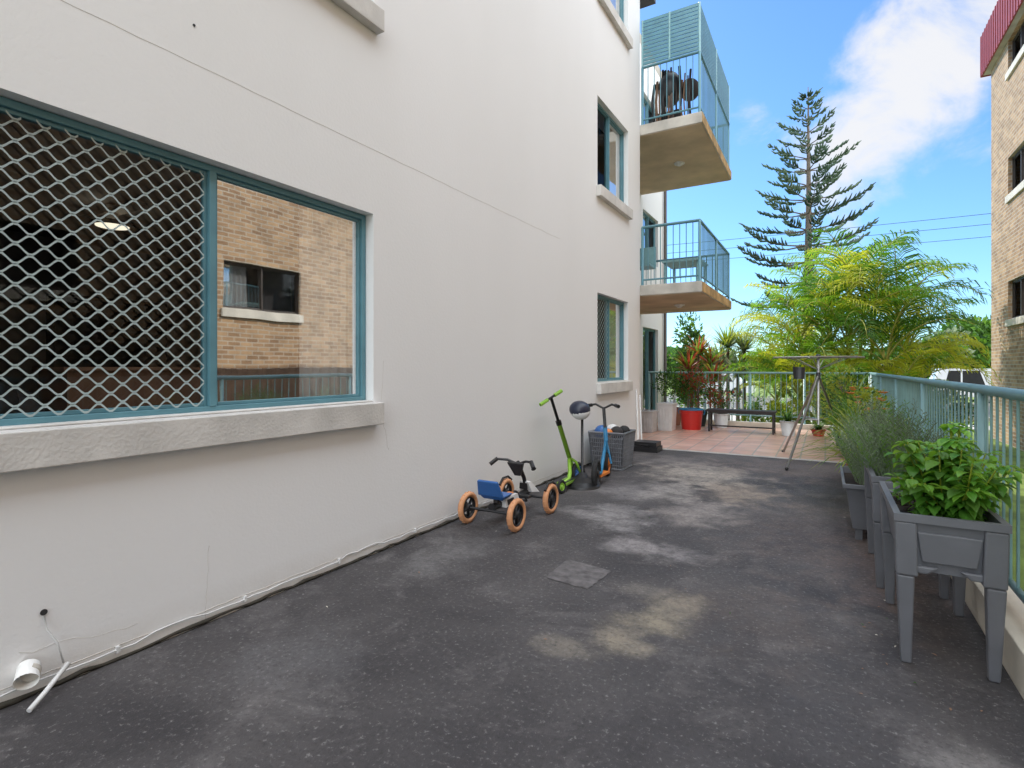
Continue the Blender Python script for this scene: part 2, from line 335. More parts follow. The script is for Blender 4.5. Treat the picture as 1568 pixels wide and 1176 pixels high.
def window(par,X,s,o,mull,depth=.11,mesh=False,fm=TEAL,fw=.036,sill=True,glasses=(GLS,GLR),sillm=SILL,sillp=.075,backing=DARK,curtain=None):
    a,b,c,d=o; e=.004
    mb=MB(); x0=X-s*(depth+.03); x1=X-s*(depth-.035)
    lo,hi=min(x0,x1),max(x0,x1)
    mb.box(lo,hi,a+e,a+e+fw,c+e,d-e,fm); mb.box(lo,hi,b-e-fw,b-e,c+e,d-e,fm)
    mb.box(lo,hi,a+e+fw,b-e-fw,d-e-fw,d-e,fm); mb.box(lo,hi,a+e+fw,b-e-fw,c+e,c+e+fw,fm)
    edges=[a+e+fw]
    for y in mull:
        mb.box(lo-.006,hi+.006,y-.02,y+.02,c+e+fw,d-e-fw,fm); edges+= [y-.02,y+.02]
    edges.append(b-e-fw)
    panes=[(edges[2*i],edges[2*i+1]) for i in range(len(edges)//2)]
    xs=X-s*(depth+.0)
    for i,(p,q) in enumerate(panes):
        w=.020; l2,h2=(lo+.012,hi-.02) if s>0 else (lo+.02,hi-.012)
        zc,zd=c+e+fw,d-e-fw
        mb.box(l2,h2,p,p+w,zc,zd,fm); mb.box(l2,h2,q-w,q,zc,zd,fm); mb.box(l2,h2,p+w,q-w,zc,zc+w,fm); mb.box(l2,h2,p+w,q-w,zd-w,zd,fm)
    mb.obj('window_frame',par,.003)
    g=MB()
    for i,(p,q) in enumerate(panes):
        gm=glasses[i%len(glasses)]
        g.face([(xs,p,c+fw),(xs,q,c+fw),(xs,q,d-fw),(xs,p,d-fw)],gm)
    g.obj('window_glass',par)
    if mesh:
        p,q=panes[0]; ms=MB(); cw=.102; ch=.088; X3=xs+s*.03; za,zb=c+fw+.03,d-fw-.03
        nrow=int((zb-za)/(ch/2))+2; step=cw/8
        for r in range(nrow):
            z0=za+r*ch/2
            pts=[]; y=p+.02
            while y<q-.02:
                t=(y-p)/cw*2*math.pi; sg=1 if r%2 else -1
                tri=math.sin(t)*.75+ (2/math.pi*math.asin(math.sin(t)))*.25
                pts.append((y,z0+sg*ch/4*.95*tri)); y+=step
            for k in range(len(pts)-1):
                (ya,zz),(yb,zy)=pts[k],pts[k+1]
                if max(zz,zy)>zb+.01: continue
                h=.0056
                ms.face([(X3,ya,zz-h),(X3,yb,zy-h),(X3,yb,zy+h),(X3,ya,zz+h)],SCR)
        ms.obj('security_mesh',par)
    if sill:
        sb=MB(); a1,b1=a-.04,b+.04
        sx0,sx1=X-s*(depth-.036),X+s*sillp
        lo2,hi2=min(X+s*.001,sx1),max(X+s*.001,sx1)
        sb.box(lo2,hi2,a1,b1,c-.165,c-.004,sillm)
        lo3,hi3=min(sx0,X),max(sx0,X)
        sb.box(lo3,hi3,a+.003,b-.003,c+.001,c+.012,sillm)
        sb.obj('window_sill',par,.006)
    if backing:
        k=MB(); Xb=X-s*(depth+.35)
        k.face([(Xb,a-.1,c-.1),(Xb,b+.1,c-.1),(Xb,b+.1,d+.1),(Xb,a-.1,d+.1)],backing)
        if curtain:
            Xc=X-s*(depth+.08)
            for (p,q) in curtain:
                n=int((q-p)/.05)+1
                for i in range(n):
                    y=p+(q-p)*i/n; y2=p+(q-p)*(i+1)/n; dx=.02 if i%2 else 0; dx2=0 if i%2 else .02
                    k.face([(Xc+dx,y,c),(Xc+dx2,y2,c),(Xc+dx2,y2,d),(Xc+dx,y,d)],CURT)
        k.obj('window_interior',par)
apt=group('apartment_building')
ops=[];
for k in range(3):
    ops.append((.59,2.942,1.139+H1*k,2.545+H1*k)); ops.append((7.51,8.946,1.165+H1*k,2.51+H1*k)); ops.append((-5.6,-3.3,1.139+H1*k,2.545+H1*k))
mb=MB(); TOP=9.3
wall_grid(mb,WX,1,-9,9.62,-.4,TOP,ops,.1,WALL,WALL)
mb.face([(WX,9.62,-.4),(-3.9,9.62,-.4),(-3.9,9.62,TOP),(WX,9.62,TOP)],WALL)
mb.face([(WX,-9,-.4),(-14,-9,-.4),(-14,-9,TOP),(WX,-9,TOP)],WALL)
mb.face([(-14,-9,-.4),(-14,15.1,-.4),(-14,15.1,TOP),(-14,-9,TOP)],WALL)
mb.face([(-14,15.1,-.4),(-3.9,15.1,-.4),(-3.9,15.1,TOP),(-14,15.1,TOP)],WALL)
rops=[]
for k in range(3):
    rops.append((10.0,12.3,.12+H1*k,2.25+H1*k)); rops.append((13.1,14.5,(.15 if k==0 else 1.15)+H1*k,2.4+H1*k))
wall_grid(mb,-3.9,1,9.62,15.1,-.4,TOP,rops,.1,WALL,WALL)
mb.obj('walls',apt)
mb=MB(); mb.box(-14.3,-3.9,9.0,15.3,TOP+.002,TOP+.25,CONC); mb.box(-14.3,-2.8,-9.3,8.998,TOP+.002,TOP+.25,CONC); mb.obj('roof',apt)
for i,o in enumerate(ops):
    if o[0]<0: window(apt,WX,1,o,[(o[0]+o[1])/2]); continue
    if o[0]<1:
        if o[2]<2: window(apt,WX,1,o,[1.766],mesh=True,backing=None)
        else: window(apt,WX,1,o,[1.766],curtain=[(2.3,2.9)])
    else: window(apt,WX,1,o,[8.2],mesh=(o[2]<2),glasses=(GLS,GLR),curtain=[(8.3,8.85)])
for o in rops: window(apt,-3.9,1,o,[(o[0]+o[1])/2],sill=False,glasses=(GLR,GLS),fm=TEAL,curtain=[(o[0]+.1,o[0]+.5)])
mb=MB(); x0,x1,y0,y1,z0,z1=-6.6,WX-.15,-.6,4.2,.05,2.68
mb.face([(x0,y0,z0),(x0,y1,z0),(x0,y1,z1),(x0,y0,z1)],ROOM); mb.face([(x0,y0,z0),(x1,y0,z0),(x1,y0,z1),(x0,y0,z1)],ROOM)
mb.face([(x0,y1,z0),(x1,y1,z0),(x1,y1,z1),(x0,y1,z1)],ROOM); mb.face([(x0,y0,z1),(x1,y0,z1),(x1,y1,z1),(x0,y1,z1)],ROOM); mb.face([(x0,y0,z0),(x1,y0,z0),(x1,y1,z0),(x0,y1,z0)],ROOM)
mb.box(-3.7,-3.35,1.22,3.6,.06,1.38,WOOD); mb.box(-3.72,-3.33,1.2,3.62,1.381,1.40,WOOD)
mb.box(-6.5,-6.3,2.2,3.2,.06,2.1,DARK); mb.ell((-3.4,.85,1.2),.2,.22,.16,BLACK); mb.ell((-3.4,1.02,1.15),.16,.12,.15,DARK)
mb.obj('living_room',apt)
mb=MB(); mb.cyl((-4.83,2.05,2.5),(-4.83,2.05,2.54),.11,LAMP,n=24); mb.torus((-4.83,2.05,2.52),(0,0,1),.125,.018,BRONZE); mb.cyl((-4.83,2.05,2.551),(-4.83,2.05,2.67),.04,WHITE); mb.box(-5.3,-4.4,2.0,2.1,2.6,2.63,BRONZE); mb.obj('ceiling_lamp',apt)
mb=MB()
n=12
for i in range(n):
    a=2.40+.49*i/n; b=2.40+.49*(i+1)/n; d1=.02 if i%2 else 0; d2=.0 if i%2 else .02
    mb.face([(-3.065-d1,a,1.18),(-3.065-d2,b,1.18),(-3.065-d2,b,2.52),(-3.065-d1,a,2.52)],CURT)
mb.obj('curtain',apt)
mb=MB()
JL=mat('wall_joint',(.60,.57,.53),.9); CRK=mat('hairline_crack',(.68,.66,.63),.9)
def wander(p,q,n,j,r,m):
    pts=[]
    for i in range(n+1):
        t=i/n; pts.append((WX+.0003,p[0]+(q[0]-p[0])*t+U(-j,j)*.4,p[1]+(q[1]-p[1])*t+U(-j,j)))
    mb.tube(pts,r,m,4)
wander((-4,3.02),(6.2,3.03),80,.003,.0013,JL)
wander((3.05,1.45),(3.02,1.1),10,.012,.0009,CRK); wander((3.02,1.1),(3.1,.75),9,.015,.0008,CRK)
wander((1.7,.42),(1.68,.02),9,.01,.0009,CRK)
wander((.9,.20),(1.35,.13),9,.012,.001,CRK)
DIRT=mat('dark_sealant',(.05,.045,.035),.9,.3,20)
wander((-2,.075),(9.6,.06),220,.004,.0024,JL)
pts=[(WX+.006,-2+i*.08,.012+U(-.005,.008)) for i in range(146)]; mb.tube(pts,[U(.006,.016) for _ in pts],DIRT,5)
mb.obj('wall_joint_and_cracks',apt)
mb=MB()
pts=[]; y=.7
while y<5.2:
    pts.append((WX+.012,y,.055+U(-.006,.006)+(.02 if int(y*3)%4==0 else 0))); y+=.09
mb.tube(pts,.004,WHITE,6)
for y in (1.25,1.9,2.6,3.4,4.2): mb.box(WX+.001,WX+.02,y,y+.015,.04,.07,WHITE)
mb.tube([(WX+.002,.98,.33),(WX+.02,.985,.27),(WX+.02,1.02,.2),(WX+.03,1.04,.1)],.0035,WHITE,6)
mb.cyl((WX+.002,.98,.34),(WX+.006,.98,.34),.013,DARK,n=14)
mb.cyl((WX+.0,.93,.13),(WX+.07,.90,.10),.038,CURT,.042,16,cap=False); mb.cyl((WX+.03,.93,.12),(WX+.05,.92,.115),.034,SLABE,n=14)
mb.tube([(WX+.05,1.05,.10),(WX+.11,.95,.045),(WX+.16,.88,.02)],.010,WHITE,8)
mb.cyl((WX+.0005,1.62,3.23),(WX+.004,1.62,3.23),.007,DARK,n=12)
mb.obj('cable_and_vent_pipe',apt)
def bars(mb,p,q,z0,z1,sp,r,m,n=6):
    p=V(p);q=V(q); L=(q-p).length; k=max(1,int(round(L/sp)))
    for i in range(1,k):
        c=p+(q-p)*i/k; mb.cyl((c.x,c.y,z0),(c.x,c.y,z1),r,m,n=n,cap=False)
XB=-1.834; YA,YB=9.63,12.96
for k,zb in enumerate((2.70,5.625)):
    mb=MB(); mb.box(-3.895,XB,YA,YB,zb,zb+.19,SLABE)
    mb.obj('balcony_slab',apt,.01)
    mb=MB(); mb.box(-3.88,XB-.02,YA+.02,YB-.02,zb-.012,zb-.003,SOFF); mb.box(XB+.002,XB+.006,YA+.01,YB-.01,zb+.012,zb+.178,RUST)
    mb.torus((-2.6,11.3,zb-.02),(0,0,1),.09,.02,WHITE,16,6); mb.ell((-2.6,11.3,zb-.03),.07,.07,.05,WHITE,12,8)
    mb.obj('balcony_soffit',apt)
    mb=MB(); z0=zb+.19; zt=z0+1.06; xi=XB-.05; ya=YA+.05; yb=YB-.05
    for (p,q) in (((-2.9,ya,0),(xi,ya,0)),((xi,ya,0),(xi,yb,0)),((xi,yb,0),(-3.88,yb,0))):
        P=V(p);Q=V(q)
        mb.cyl(P+V((0,0,zt)),Q+V((0,0,zt)),.026,TEAL); mb.cyl(P+V((0,0,z0+.1)),Q+V((0,0,z0+.1)),.017,TEAL)
        bars(mb,p,q,z0+.1,zt,.115,.008,TEAL)
    for c in ((-2.89,ya),(xi,ya),(xi,(ya+yb)/2),(xi,yb)): mb.cyl((c[0],c[1],z0),(c[0],c[1],zt),.024,TEAL)
    if k==1:
        zs0,zs1=zt+.04,zt+.86
        for c in ((-2.89,ya),(-2.4,ya),(xi,ya),(xi,(ya+yb)/2),(xi,yb)): mb.cyl((c[0],c[1],zt),(c[0],c[1],zs1),.02,TEALR)
        for i in range(12):
            z=zs0+i*.069
            mb.box(-2.89,xi-.02,ya-.01,ya+.01,z,z+.054,TEAL); mb.box(xi-.01,xi+.01,ya,yb,z,z+.054,TEAL)
    mb.obj('balcony_railing',apt)
mb=MB()
z=5.625+.19
mb.box(-2.75,-2.35,10.2,10.6,z+.005,z+.4,BLACK); mb.ell((-2.5,10.1,z+.75),.22,.2,.33,BLACK); mb.ell((-2.2,10.4,z+.8),.18,.2,.2,DARK)
TRD=mat('draped_fabric',(.12,.09,.08),.9,.4,9)
for i in range(14): mb.tube([(-2.75+i*.05,10.0,z+U(.8,1.1)),(-2.75+i*.05+U(-.05,.05),9.95,z+.5),(-2.75+i*.05,10,z+.02)],U(.012,.03),random.choice([TRD,WOOD,BLACK]),5)
z=2.70+.19
mb.box(-2.7,-2.0,10.3,11.1,z+.5,z+.54,TEALR); 
for a,b in ((-2.65,10.35),(-2.05,10.35),(-2.65,11.05),(-2.05,11.05)): mb.cyl((a,b,z),(a,b,z+.5),.02,TEALR)
mb.box(-3.3,-2.85,10.0,10.45,z+.42,z+.46,TEALR); mb.box(-3.3,-2.85,10.41,10.45,z+.461,z+.85,TEALR)
mb.obj('balcony_furniture',apt)
mb=MB(); mb.cyl((-3.84,15.02,-.3),(-3.84,15.02,TOP),.04,BRONZE); mb.box(-3.6,-2.72,9.64,9.95,8.15,8.3,BRONZE); mb.obj('downpipe_and_gutter',apt)

BX=3.75; bb=group('brick_apartment_building'); mb=MB(); bo=[]
for k in range(1,4):
    z0=-.35+H1*k
    for y0 in (-6.5,-2.5,2.0,6.0,9.7,15.6):
        w=1.7 if y0<15 else 1.35
        bo.append((y0,y0+w,z0-.06,min(9.13,z0+.85)))
wall_grid(mb,BX,-1,-9,18.45,-.45,9.15,bo,.1,BRICK,BRICK)
mb.face([(BX,18.45,-.45),(13,18.45,-.45),(13,18.45,9.15),(BX,18.45,9.15)],BRICK); mb.face([(BX,-9,-.45),(13,-9,-.45),(13,-9,9.15),(BX,-9,9.15)],BRICK); mb.face([(13,-9,-.45),(13,18.45,-.45),(13,18.45,9.15),(13,-9,9.15)],BRICK)
mb.obj('brick_walls',bb)
for o in bo: window(bb,BX,-1,o,[(o[0]+o[1])/2],fm=BRONZE,glasses=(GLR,GLS),sillm=KERB,sillp=.05,curtain=[(o[0]+.1,o[0]+.6)])
mb=MB(); mb.box(3.62,13.3,-9.2,18.66,9.152,9.26,CONC)
mb.box(3.58,3.615,-9.2,18.7,9.13,10.2,REDROOF); mb.box(3.617,13.3,18.665,18.7,9.13,10.2,REDROOF)
y=-9.2
while y<18.6: mb.box(3.565,3.579,y,y+.05,9.14,10.19,REDROOF); y+=.2
mb.obj('red_roof_fascia',bb)
fe=MB(); y=3.3
while y<12: 
    fe.box(3.2,3.22,y,y+.095,-.45,1.38+U(-.006,.006),WOOD); y+=.1
for z in (.0,1.0): fe.box(3.221,3.26,3.3,12,z,z+.08,WOOD)
fe.obj('timber_fence')
# ---------------------------------------------------------------- ground
def plane(name,x0,x1,y0,y1,z,m):
    mb=MB(); mb.face([(x0,y0,z),(x1,y0,z),(x1,y1,z),(x0,y1,z)],m); return mb.obj(name)
plane('ground',-400,400,-400,600,-.45,LAWN)
plane('footpath',-60,60,20.5,22,-.44,PATH)
plane('road',-300,300,24,33,-.435,ROAD)
mb=MB(); mb.box(-300,300,23.8,23.99,-.45,-.32,CONC); mb.box(-300,300,33.01,33.2,-.45,-.32,CONC); mb.obj('road_kerb')
plane('concrete_drive',-4.5,-1,15.5,24,-.436,PATH)
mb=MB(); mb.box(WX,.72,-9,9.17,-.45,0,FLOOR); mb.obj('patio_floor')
def ragged(pts,n,j):
    out=[]
    for i in range(len(pts)):
        a=V(pts[i]); b=V(pts[(i+1)%len(pts)])
        for k in range(n): p=a.lerp(b,k/n); out.append((p.x+U(-j,j),p.y+U(-j,j),p.z))
    return out
mb=MB(); mb.face(ragged([(-1.605,3.183,.004),(-1.29,3.151,.004),(-1.263,3.515,.004),(-1.614,3.569,.004)],12,.006),PATCH); mb.obj('floor_repair_patch')
mb=MB(); mb.box(-3.9,.72,9.172,13.45,-.45,.025,TILE); mb.box(-3.9,.72,9.163,9.1715,.0,.02,SILL); mb.obj('tiled_patio_floor')
mb=MB(); mb.box(.722,.90,-9,13.452,-.45,.19,KERB); mb.box(-3.9,.72,13.454,13.6,-.45,.13,KERB); mb.obj('patio_kerb',None,.006)
rl=MB(); RX=.81; zt=1.265
rl.cyl((RX,-8,zt),(RX,13.52,zt),.029,TEALR,n=16); rl.cyl((RX,-8,.31),(RX,13.52,.31),.018,TEALR)
y=1.97-2.2*4
while y<13.6: rl.cyl((RX,y,.19),(RX,y,zt),.026,TEALR,n=12); rl.box(RX-.05,RX+.05,y-.05,y+.05,.191,.2,TEALR); y+=2.2
rl.cyl((RX,13.52,.1),(RX,13.52,zt),.026,TEALR)
bars(rl,(RX,-8,0),(RX,13.52,0),.31,zt,.122,.007,TEALR,8)
rl.obj('side_railing')
rl=MB(); yr=13.52
rl.cyl((-3.88,yr,zt),(RX,yr,zt),.024,TEALR,n=12); rl.cyl((-3.88,yr,.28),(RX,yr,.28),.016,TEALR)
for x in (-3.86,-2.5,-1.5,-.4): rl.cyl((x,yr,.13),(x,yr,zt),.024,TEALR)
bars(rl,(-3.88,yr,0),(RX,yr,0),.28,zt,.112,.0075,TEALR)
rl.obj('end_railing')
# ---------------------------------------------------------------- planters
def planter(x0,x1,y0,y1,H,depth=.27):
    g=group('raised_planter'); mb=MB(); zb=H-depth
    def ring(i,z): return [(x0+i,y0+i,z),(x1-i,y0+i,z),(x1-i,y1-i,z),(x0+i,y1-i,z)]
    outs=[(0,H),(0,H-.035),(.018,H-.036),(.05,zb),]
    for (a,za),(b,zb2) in zip(outs[:-1],outs[1:]):
        A=ring(a,za);B=ring(b,zb2)
        for i in range(4): mb.face([A[i],A[(i+1)%4],B[(i+1)%4],B[i]],GREY)
    mb.face(ring(.05,zb),GREY)
    A=ring(0,H);B=ring(.028,H);C=ring(.035,H-.06)
    for i in range(4): mb.face([A[i],A[(i+1)%4],B[(i+1)%4],B[i]],GREY); mb.face([B[i],B[(i+1)%4],C[(i+1)%4],C[i]],GREY)
    for (yy,s) in ((y0+.030,-1),(y1-.030,1)):
        mb.frust([(x0+.11,yy+.012*s*-1,zb+.05),(x1-.11,yy-.012*s,zb+.05),(x1-.11,yy+.006*s,zb+.05),(x0+.11,yy+.006*s,zb+.05)],
                 [(x0+.09,yy-.012*s,H-.08),(x1-.09,yy-.012*s,H-.08),(x1-.09,yy+.016*s,H-.08),(x0+.09,yy+.016*s,H-.08)],GREY)
    mb.obj('basin',g,.006)
    lg=MB()
    for cx,sx in ((x0,1),(x1,-1)):
        for cy,sy in ((y0,1),(y1,-1)):
            def L(w,i,z,wi=.05): 
                a=cx+sx*i; b=cx+sx*(i+w); c=cy+sy*i; d=cy+sy*(i+wi); return [(a,c,z),(b,c,z),(b,d,z),(a,d,z)]
            lg.frust(L(.085,.010,zb-.02,.07),L(.085,.004,H-.038,.07),GREY)
            lg.frust(L(.042,.030,0.0,.042),L(.070,.012,zb-.021,.06),GREY)
            lg.frust(L(.11,.022,zb-.005,.05),L(.15,.022,zb+.03,.05),GREY)
    lg.obj('legs',g,.008)
    s=MB(); zz=H-.055; k=6
    for i in range(k):
        for j in range(k*2):
            xa=x0+.034+(x1-x0-.068)*i/k; xb=x0+.034+(x1-x0-.068)*(i+1)/k; ya=y0+.034+(y1-y0-.068)*j/(2*k); yb2=y0+.034+(y1-y0-.068)*(j+1)/(2*k)
            s.face([(xa,ya,zz),(xb,ya,zz),(xb,yb2,zz),(xa,yb2,zz)],SOIL)
    for _ in range(240): 
        s.ell((U(x0+.05,x1-.05),U(y0+.05,y1-.05),zz),U(.006,.018),U(.006,.018),U(.004,.014),SOIL,6,4)
    s.obj('soil',g); return g
planter(.28,.70,3.10,3.93,.71); planter(.25,.67,4.07,4.90,.71)
g=group('trough_planter'); mb=MB(); ox=-.03
mb.frust([(.22+ox,5.12,.1),(.5+ox,5.12,.1),(.5+ox,5.88,.1),(.22+ox,5.88,.1)],[(.17+ox,5.06,.46),(.55+ox,5.06,.46),(.55+ox,5.94,.46),(.17+ox,5.94,.46)],GREY,cap=False)
mb.box(.15+ox,.57+ox,5.04,5.06,.43,.465,GREY); mb.box(.15+ox,.57+ox,5.94,5.96,.43,.465,GREY); mb.box(.15+ox,.17+ox,5.06,5.94,.43,.465,GREY); mb.box(.55+ox,.57+ox,5.06,5.94,.43,.465,GREY)
mb.face([(.18+ox,5.08,.41),(.54+ox,5.08,.41),(.54+ox,5.92,.41),(.18+ox,5.92,.41)],SOIL)
for a in (.24,.44):
    for b in (5.16,5.78): mb.box(a+ox,a+.05+ox,b,b+.05,0,.1,GREY)
mb.obj('trough',g,.004)
g=group('basil_plant'); mb=MB()
for sidx in range(40):
    a=U(0,6.28); r=U(.0,.15); bx,by=.53+r*math.cos(a)*.8,3.36+r*math.sin(a); h=U(.20,.48)*(1-r*1.6); top=V((bx+math.cos(a)*r*.7+U(-.02,.02),by+math.sin(a)*r*1.2,.655+h)); base=V((bx*.5+.535*.5,by*.5+3.36*.5,.655))
    mb.tube([base,(base+top)/2+V((U(-.01,.01),U(-.01,.01),0)),top],.0035,LY,5)
    nn=7
    for k in range(nn):
        t=.15+.85*k/(nn-1); p=base.lerp(top,t)
        for q in range(4 if k<nn-1 else 7):
            az=q*1.5708+k*.8+U(-.4,.4); d=V((math.cos(az),math.sin(az),U(-.6,.25))); l=U(.055,.09)*(1 if k<nn-1 else .7)
            bigleaf(mb,p+d*.012,d,V((U(-.2,.2),U(-.2,.2),1)),l,l*.64,BASIL2 if (k>nn-3 and R()<.6) else (BASIL if R()<.75 else LG))
mb.obj('leaves',g)
g=group('seedling_plants'); mb=MB()
for _ in range(14):
    p=V((U(.34,.62),U(3.22,3.85),.66)); 
    for k in range(7): a=U(0,6.28); bigleaf(mb,p+V((0,0,U(0,.06))),(math.cos(a),math.sin(a),.6),V((0,0,1)),.045,.025,BASIL)
mb.obj('leaves',g)
def herb(name,c,n,h,spread,mats):
    g=group(name); mb=MB()
    for _ in range(n):
        a=U(0,6.28); r=U(0,1)**.7; b=V((c[0]+math.cos(a)*spread[0]*.35*r,c[1]+math.sin(a)*spread[1]*.45*r,c[2])); t=V((c[0]+math.cos(a)*spread[0]*r,c[1]+math.sin(a)*spread[1]*r,c[2]+h*U(.6,1.1)*(1-.35*r*r)))
        mid=b.lerp(t,.5)+V((math.cos(a),math.sin(a),0))*-.01
        mb.tube([b,mid,t],[.003,.002,.001],mats[0],4); m=random.choice(mats)
        for k in range(28):
            q=.2+.8*k/27; p=b.lerp(t,q); az=k*2.4; d=V((math.cos(az),math.sin(az),.9)); leaf(mb,p,d,rdir(),U(.022,.04),.0065,m)
    mb.obj('stems',g)
herb('rosemary_plant',(.40,4.42,.655),210,.50,(.30,.40),[LROSE,LROSE,LG])
herb('lavender_plant',(.33,5.5,.41),160,.70,(.30,.42),[LROSE,LS,LG])
def pot(name,x,y,r,h,m,kind,L,n,mats,z=0.0,W=.022):
    g=group(name); mb=MB()
    mb.cyl((x,y,z),(x,y,z+h),r*.72,m,r,20); mb.torus((x,y,z+h),(0,0,1),r,.012,m,20,6); mb.cyl((x,y,z+h+.001),(x,y,z+h+.004),r*.9,SOIL,n=16)
    mb.obj('pot',g); f=MB()
    if kind=='blade': blades(f,(x,y,z+h),n,L,W,mats,1.0)
    else: 
        cloud(f,(x,y,z+h+L*.55),(L*.5,L*.5,L*.55),n,.07,mats)
        for _ in range(5): f.tube([(x,y,z+h),(x+U(-.05,.05),y+U(-.05,.05),z+h+L*.4),(x+U(-.15,.15),y+U(-.15,.15),z+h+L*.8)],.006,BARK,5)
    f.obj('foliage',g)
TERR=mat('terracotta',(.35,.14,.08),.8)
pot('potted_spider_plant',.36,6.5,.19,.36,GREY,'blade',.78,150,[LG,LY,LY],W=.03)
pot('potted_lily',.40,7.3,.18,.34,BLACK,'blade',.95,120,[LG,LG,LY],W=.04)
pot('potted_shrub',.38,8.1,.18,.36,TERR,'c',.85,1000,[LG,LY,LY])
pot('potted_grass',.40,9.5,.2,.35,GREY,'blade',1.1,130,[LG,LY,LD],z=.03)
pot('potted_shrub',.30,10.6,.19,.34,BLACK,'c',1.0,1100,[LG,LD,LY],z=.03)
pot('potted_lily',.42,11.7,.2,.35,TERR,'blade',1.2,100,[LG,LD],z=.03,W=.05)
pot('potted_shrub',.25,12.7,.2,.35,GREY,'c',1.1,1300,[LG,LG,LD],z=.03)
pot('potted_succulent',-.12,12.3,.13,.12,RED,'blade',.28,50,[LG,LD],z=.03,W=.03)
pot('potted_flower',-.64,12.05,.15,.28,WHITE,'blade',.35,60,[LG,LD],z=.03)
pot('potted_croton',-2.55,13.0,.2,.35,BLACK,'c',1.0,1000,[LR,LG,LR,LD],z=.03)
pot('potted_croton',-2.05,12.95,.17,.3,WHITE,'c',.75,700,[LR,LG,LD],z=.03)
pot('potted_shrub',-3.1,12.9,.2,.4,TERR,'c',1.0,900,[LG,LD],z=.03)
g=group('orange_flowers'); mb=MB()
for _ in range(14):
    p=V((.4+U(-.2,.2),7.3+U(-.3,.3),U(.85,1.15)))
    for k in range(6): a=k*1.05; leaf(mb,p,(math.cos(a),math.sin(a),.5),V((0,0,1)),.05,.03,ORP)
mb.obj('petals',g)
# ---------------------------------------------------------------- clothes airer tripod
g=group('tripod_clothes_airer'); mb=MB(); c=V((-.09,9.1,0))
mb.cyl(c+V((0,0,.55)),c+V((0,0,1.56)),.02,METAL)
for d in ((-.36,-1.0),(-.5,.62),(.42,.7)):
    mb.cyl(c+V((0,0,1.28)),V((c.x+d[0],c.y+d[1],.02)),.017,METAL); mb.cyl(c+V((0,0,.62)),V((c.x+d[0]*.5,c.y+d[1]*.5,.66)),.010,METAL); mb.ell((c.x+d[0],c.y+d[1],.03),.024,.024,.024,BLACK,8,6)
for k in range(3):
    a=k*math.pi/3+.35; d=V((math.cos(a),math.sin(a),0)); mb.cyl(c+d*-.62+V((0,0,1.54)),c+d*.62+V((0,0,1.54)),.013,METAL)
    for s in (-1,1): mb.cyl(c+d*s*.4+V((0,0,1.535)),c+V((0,0,1.36)),.006,METAL,n=6)
for r in (.22,.36,.5,.6):
    P=[c+V((math.cos(k*math.pi/3+.35)*r,math.sin(k*math.pi/3+.35)*r,1.548)) for k in range(7)]
    for i in range(6): mb.cyl(P[i],P[i+1],.004,WHITE,n=5)
mb.ell(c+V((0,0,1.56)),.035,.035,.03,BLACK); mb.cyl(c+V((0,0,1.22)),c+V((0,0,1.32)),.03,BLACK)
mb.cyl(c+V((-.25,0,1.22)),c+V((-.25,0,1.40)),.075,BLACK,.085,14); mb.tube([c+V((-.33,0,1.4)),c+V((-.25,0,1.53)),c+V((-.17,0,1.4))],.004,BLACK,5)
mb.obj('frame',g)
g=group('patio_bench'); mb=MB(); z=.025
for i in range(4): mb.box(-2.2,-.86,12.0+i*.095,12.08+i*.095,z+.44,z+.475,DMET)
for x in (-2.17,-.93):
    for y in (12.02,12.31): mb.box(x,x+.04,y,y+.04,z,z+.439,DMET)
    mb.box(x+.003,x+.037,12.061,12.309,z+.40,z+.436,DMET); mb.box(x+.003,x+.037,12.061,12.309,z+.1,z+.13,DMET)
for y in (12.025,12.315): mb.box(-2.129,-.931,y,y+.03,z+.395,z+.437,DMET)
mb.box(-2.129,-.931,12.16,12.19,z+.1,z+.13,DMET)
mb.obj('frame',g,.003)
def tub(name,x,y,r0,r1,h,m,rim,z=.025,n=24):
    g=group(name); mb=MB(); mb.cyl((x,y,z),(x,y,z+h),r0,m,r1,n,cap=False); mb.cyl((x,y,z+.01),(x,y,z+.02),r0*.98,m,n=n); mb.torus((x,y,z+h),(0,0,1),r1,.016,rim,n,8)
    mb.torus((x,y,z+h*.8),(0,0,1),r0+(r1-r0)*.8+.003,.008,m,n,6); mb.cyl((x,y,z+h*.85),(x,y,z+h*.86),r1*.93,DARK,n=n)
    mb.tube([(x-r1-.02,y,z+h*.75),(x-r1-.045,y,z+h*.9),(x-r1-.02,y,z+h)],.01,rim,6); mb.tube([(x+r1+.02,y,z+h*.75),(x+r1+.045,y,z+h*.9),(x+r1+.02,y,z+h)],.01,rim,6)
    mb.obj('tub',g)
tub('red_bucket',-2.56,12.25,.20,.245,.44,RED,CYAN)
CLEAR=mat('translucent_plastic',(.55,.55,.56),.35)
def crate(name,x,y,w,d,h,m,z=.025):
    g=group(name); mb=MB(); mb.frust([(x-w*.44,y-d*.44,z),(x+w*.44,y-d*.44,z),(x+w*.44,y+d*.44,z),(x-w*.44,y+d*.44,z)],[(x-w/2,y-d/2,z+h),(x+w/2,y-d/2,z+h),(x+w/2,y+d/2,z+h),(x-w/2,y+d/2,z+h)],m)
    mb.box(x-w*.54,x+w*.54,y-d*.54,y+d*.54,z+h+.001,z+h+.035,m)
    for k in (-.3,-.1,.1,.3): mb.box(x+w*k-.008,x+w*k+.008,y-d*.5-.004,y-d*.47,z+.04,z+h*.85,m)
    mb.obj('crate',g,.008)
crate('plastic_storage_box',-2.98,11.8,.33,.4,.56,WHITE); crate('plastic_storage_box',-3.25,11.3,.3,.4,.42,CLEAR)
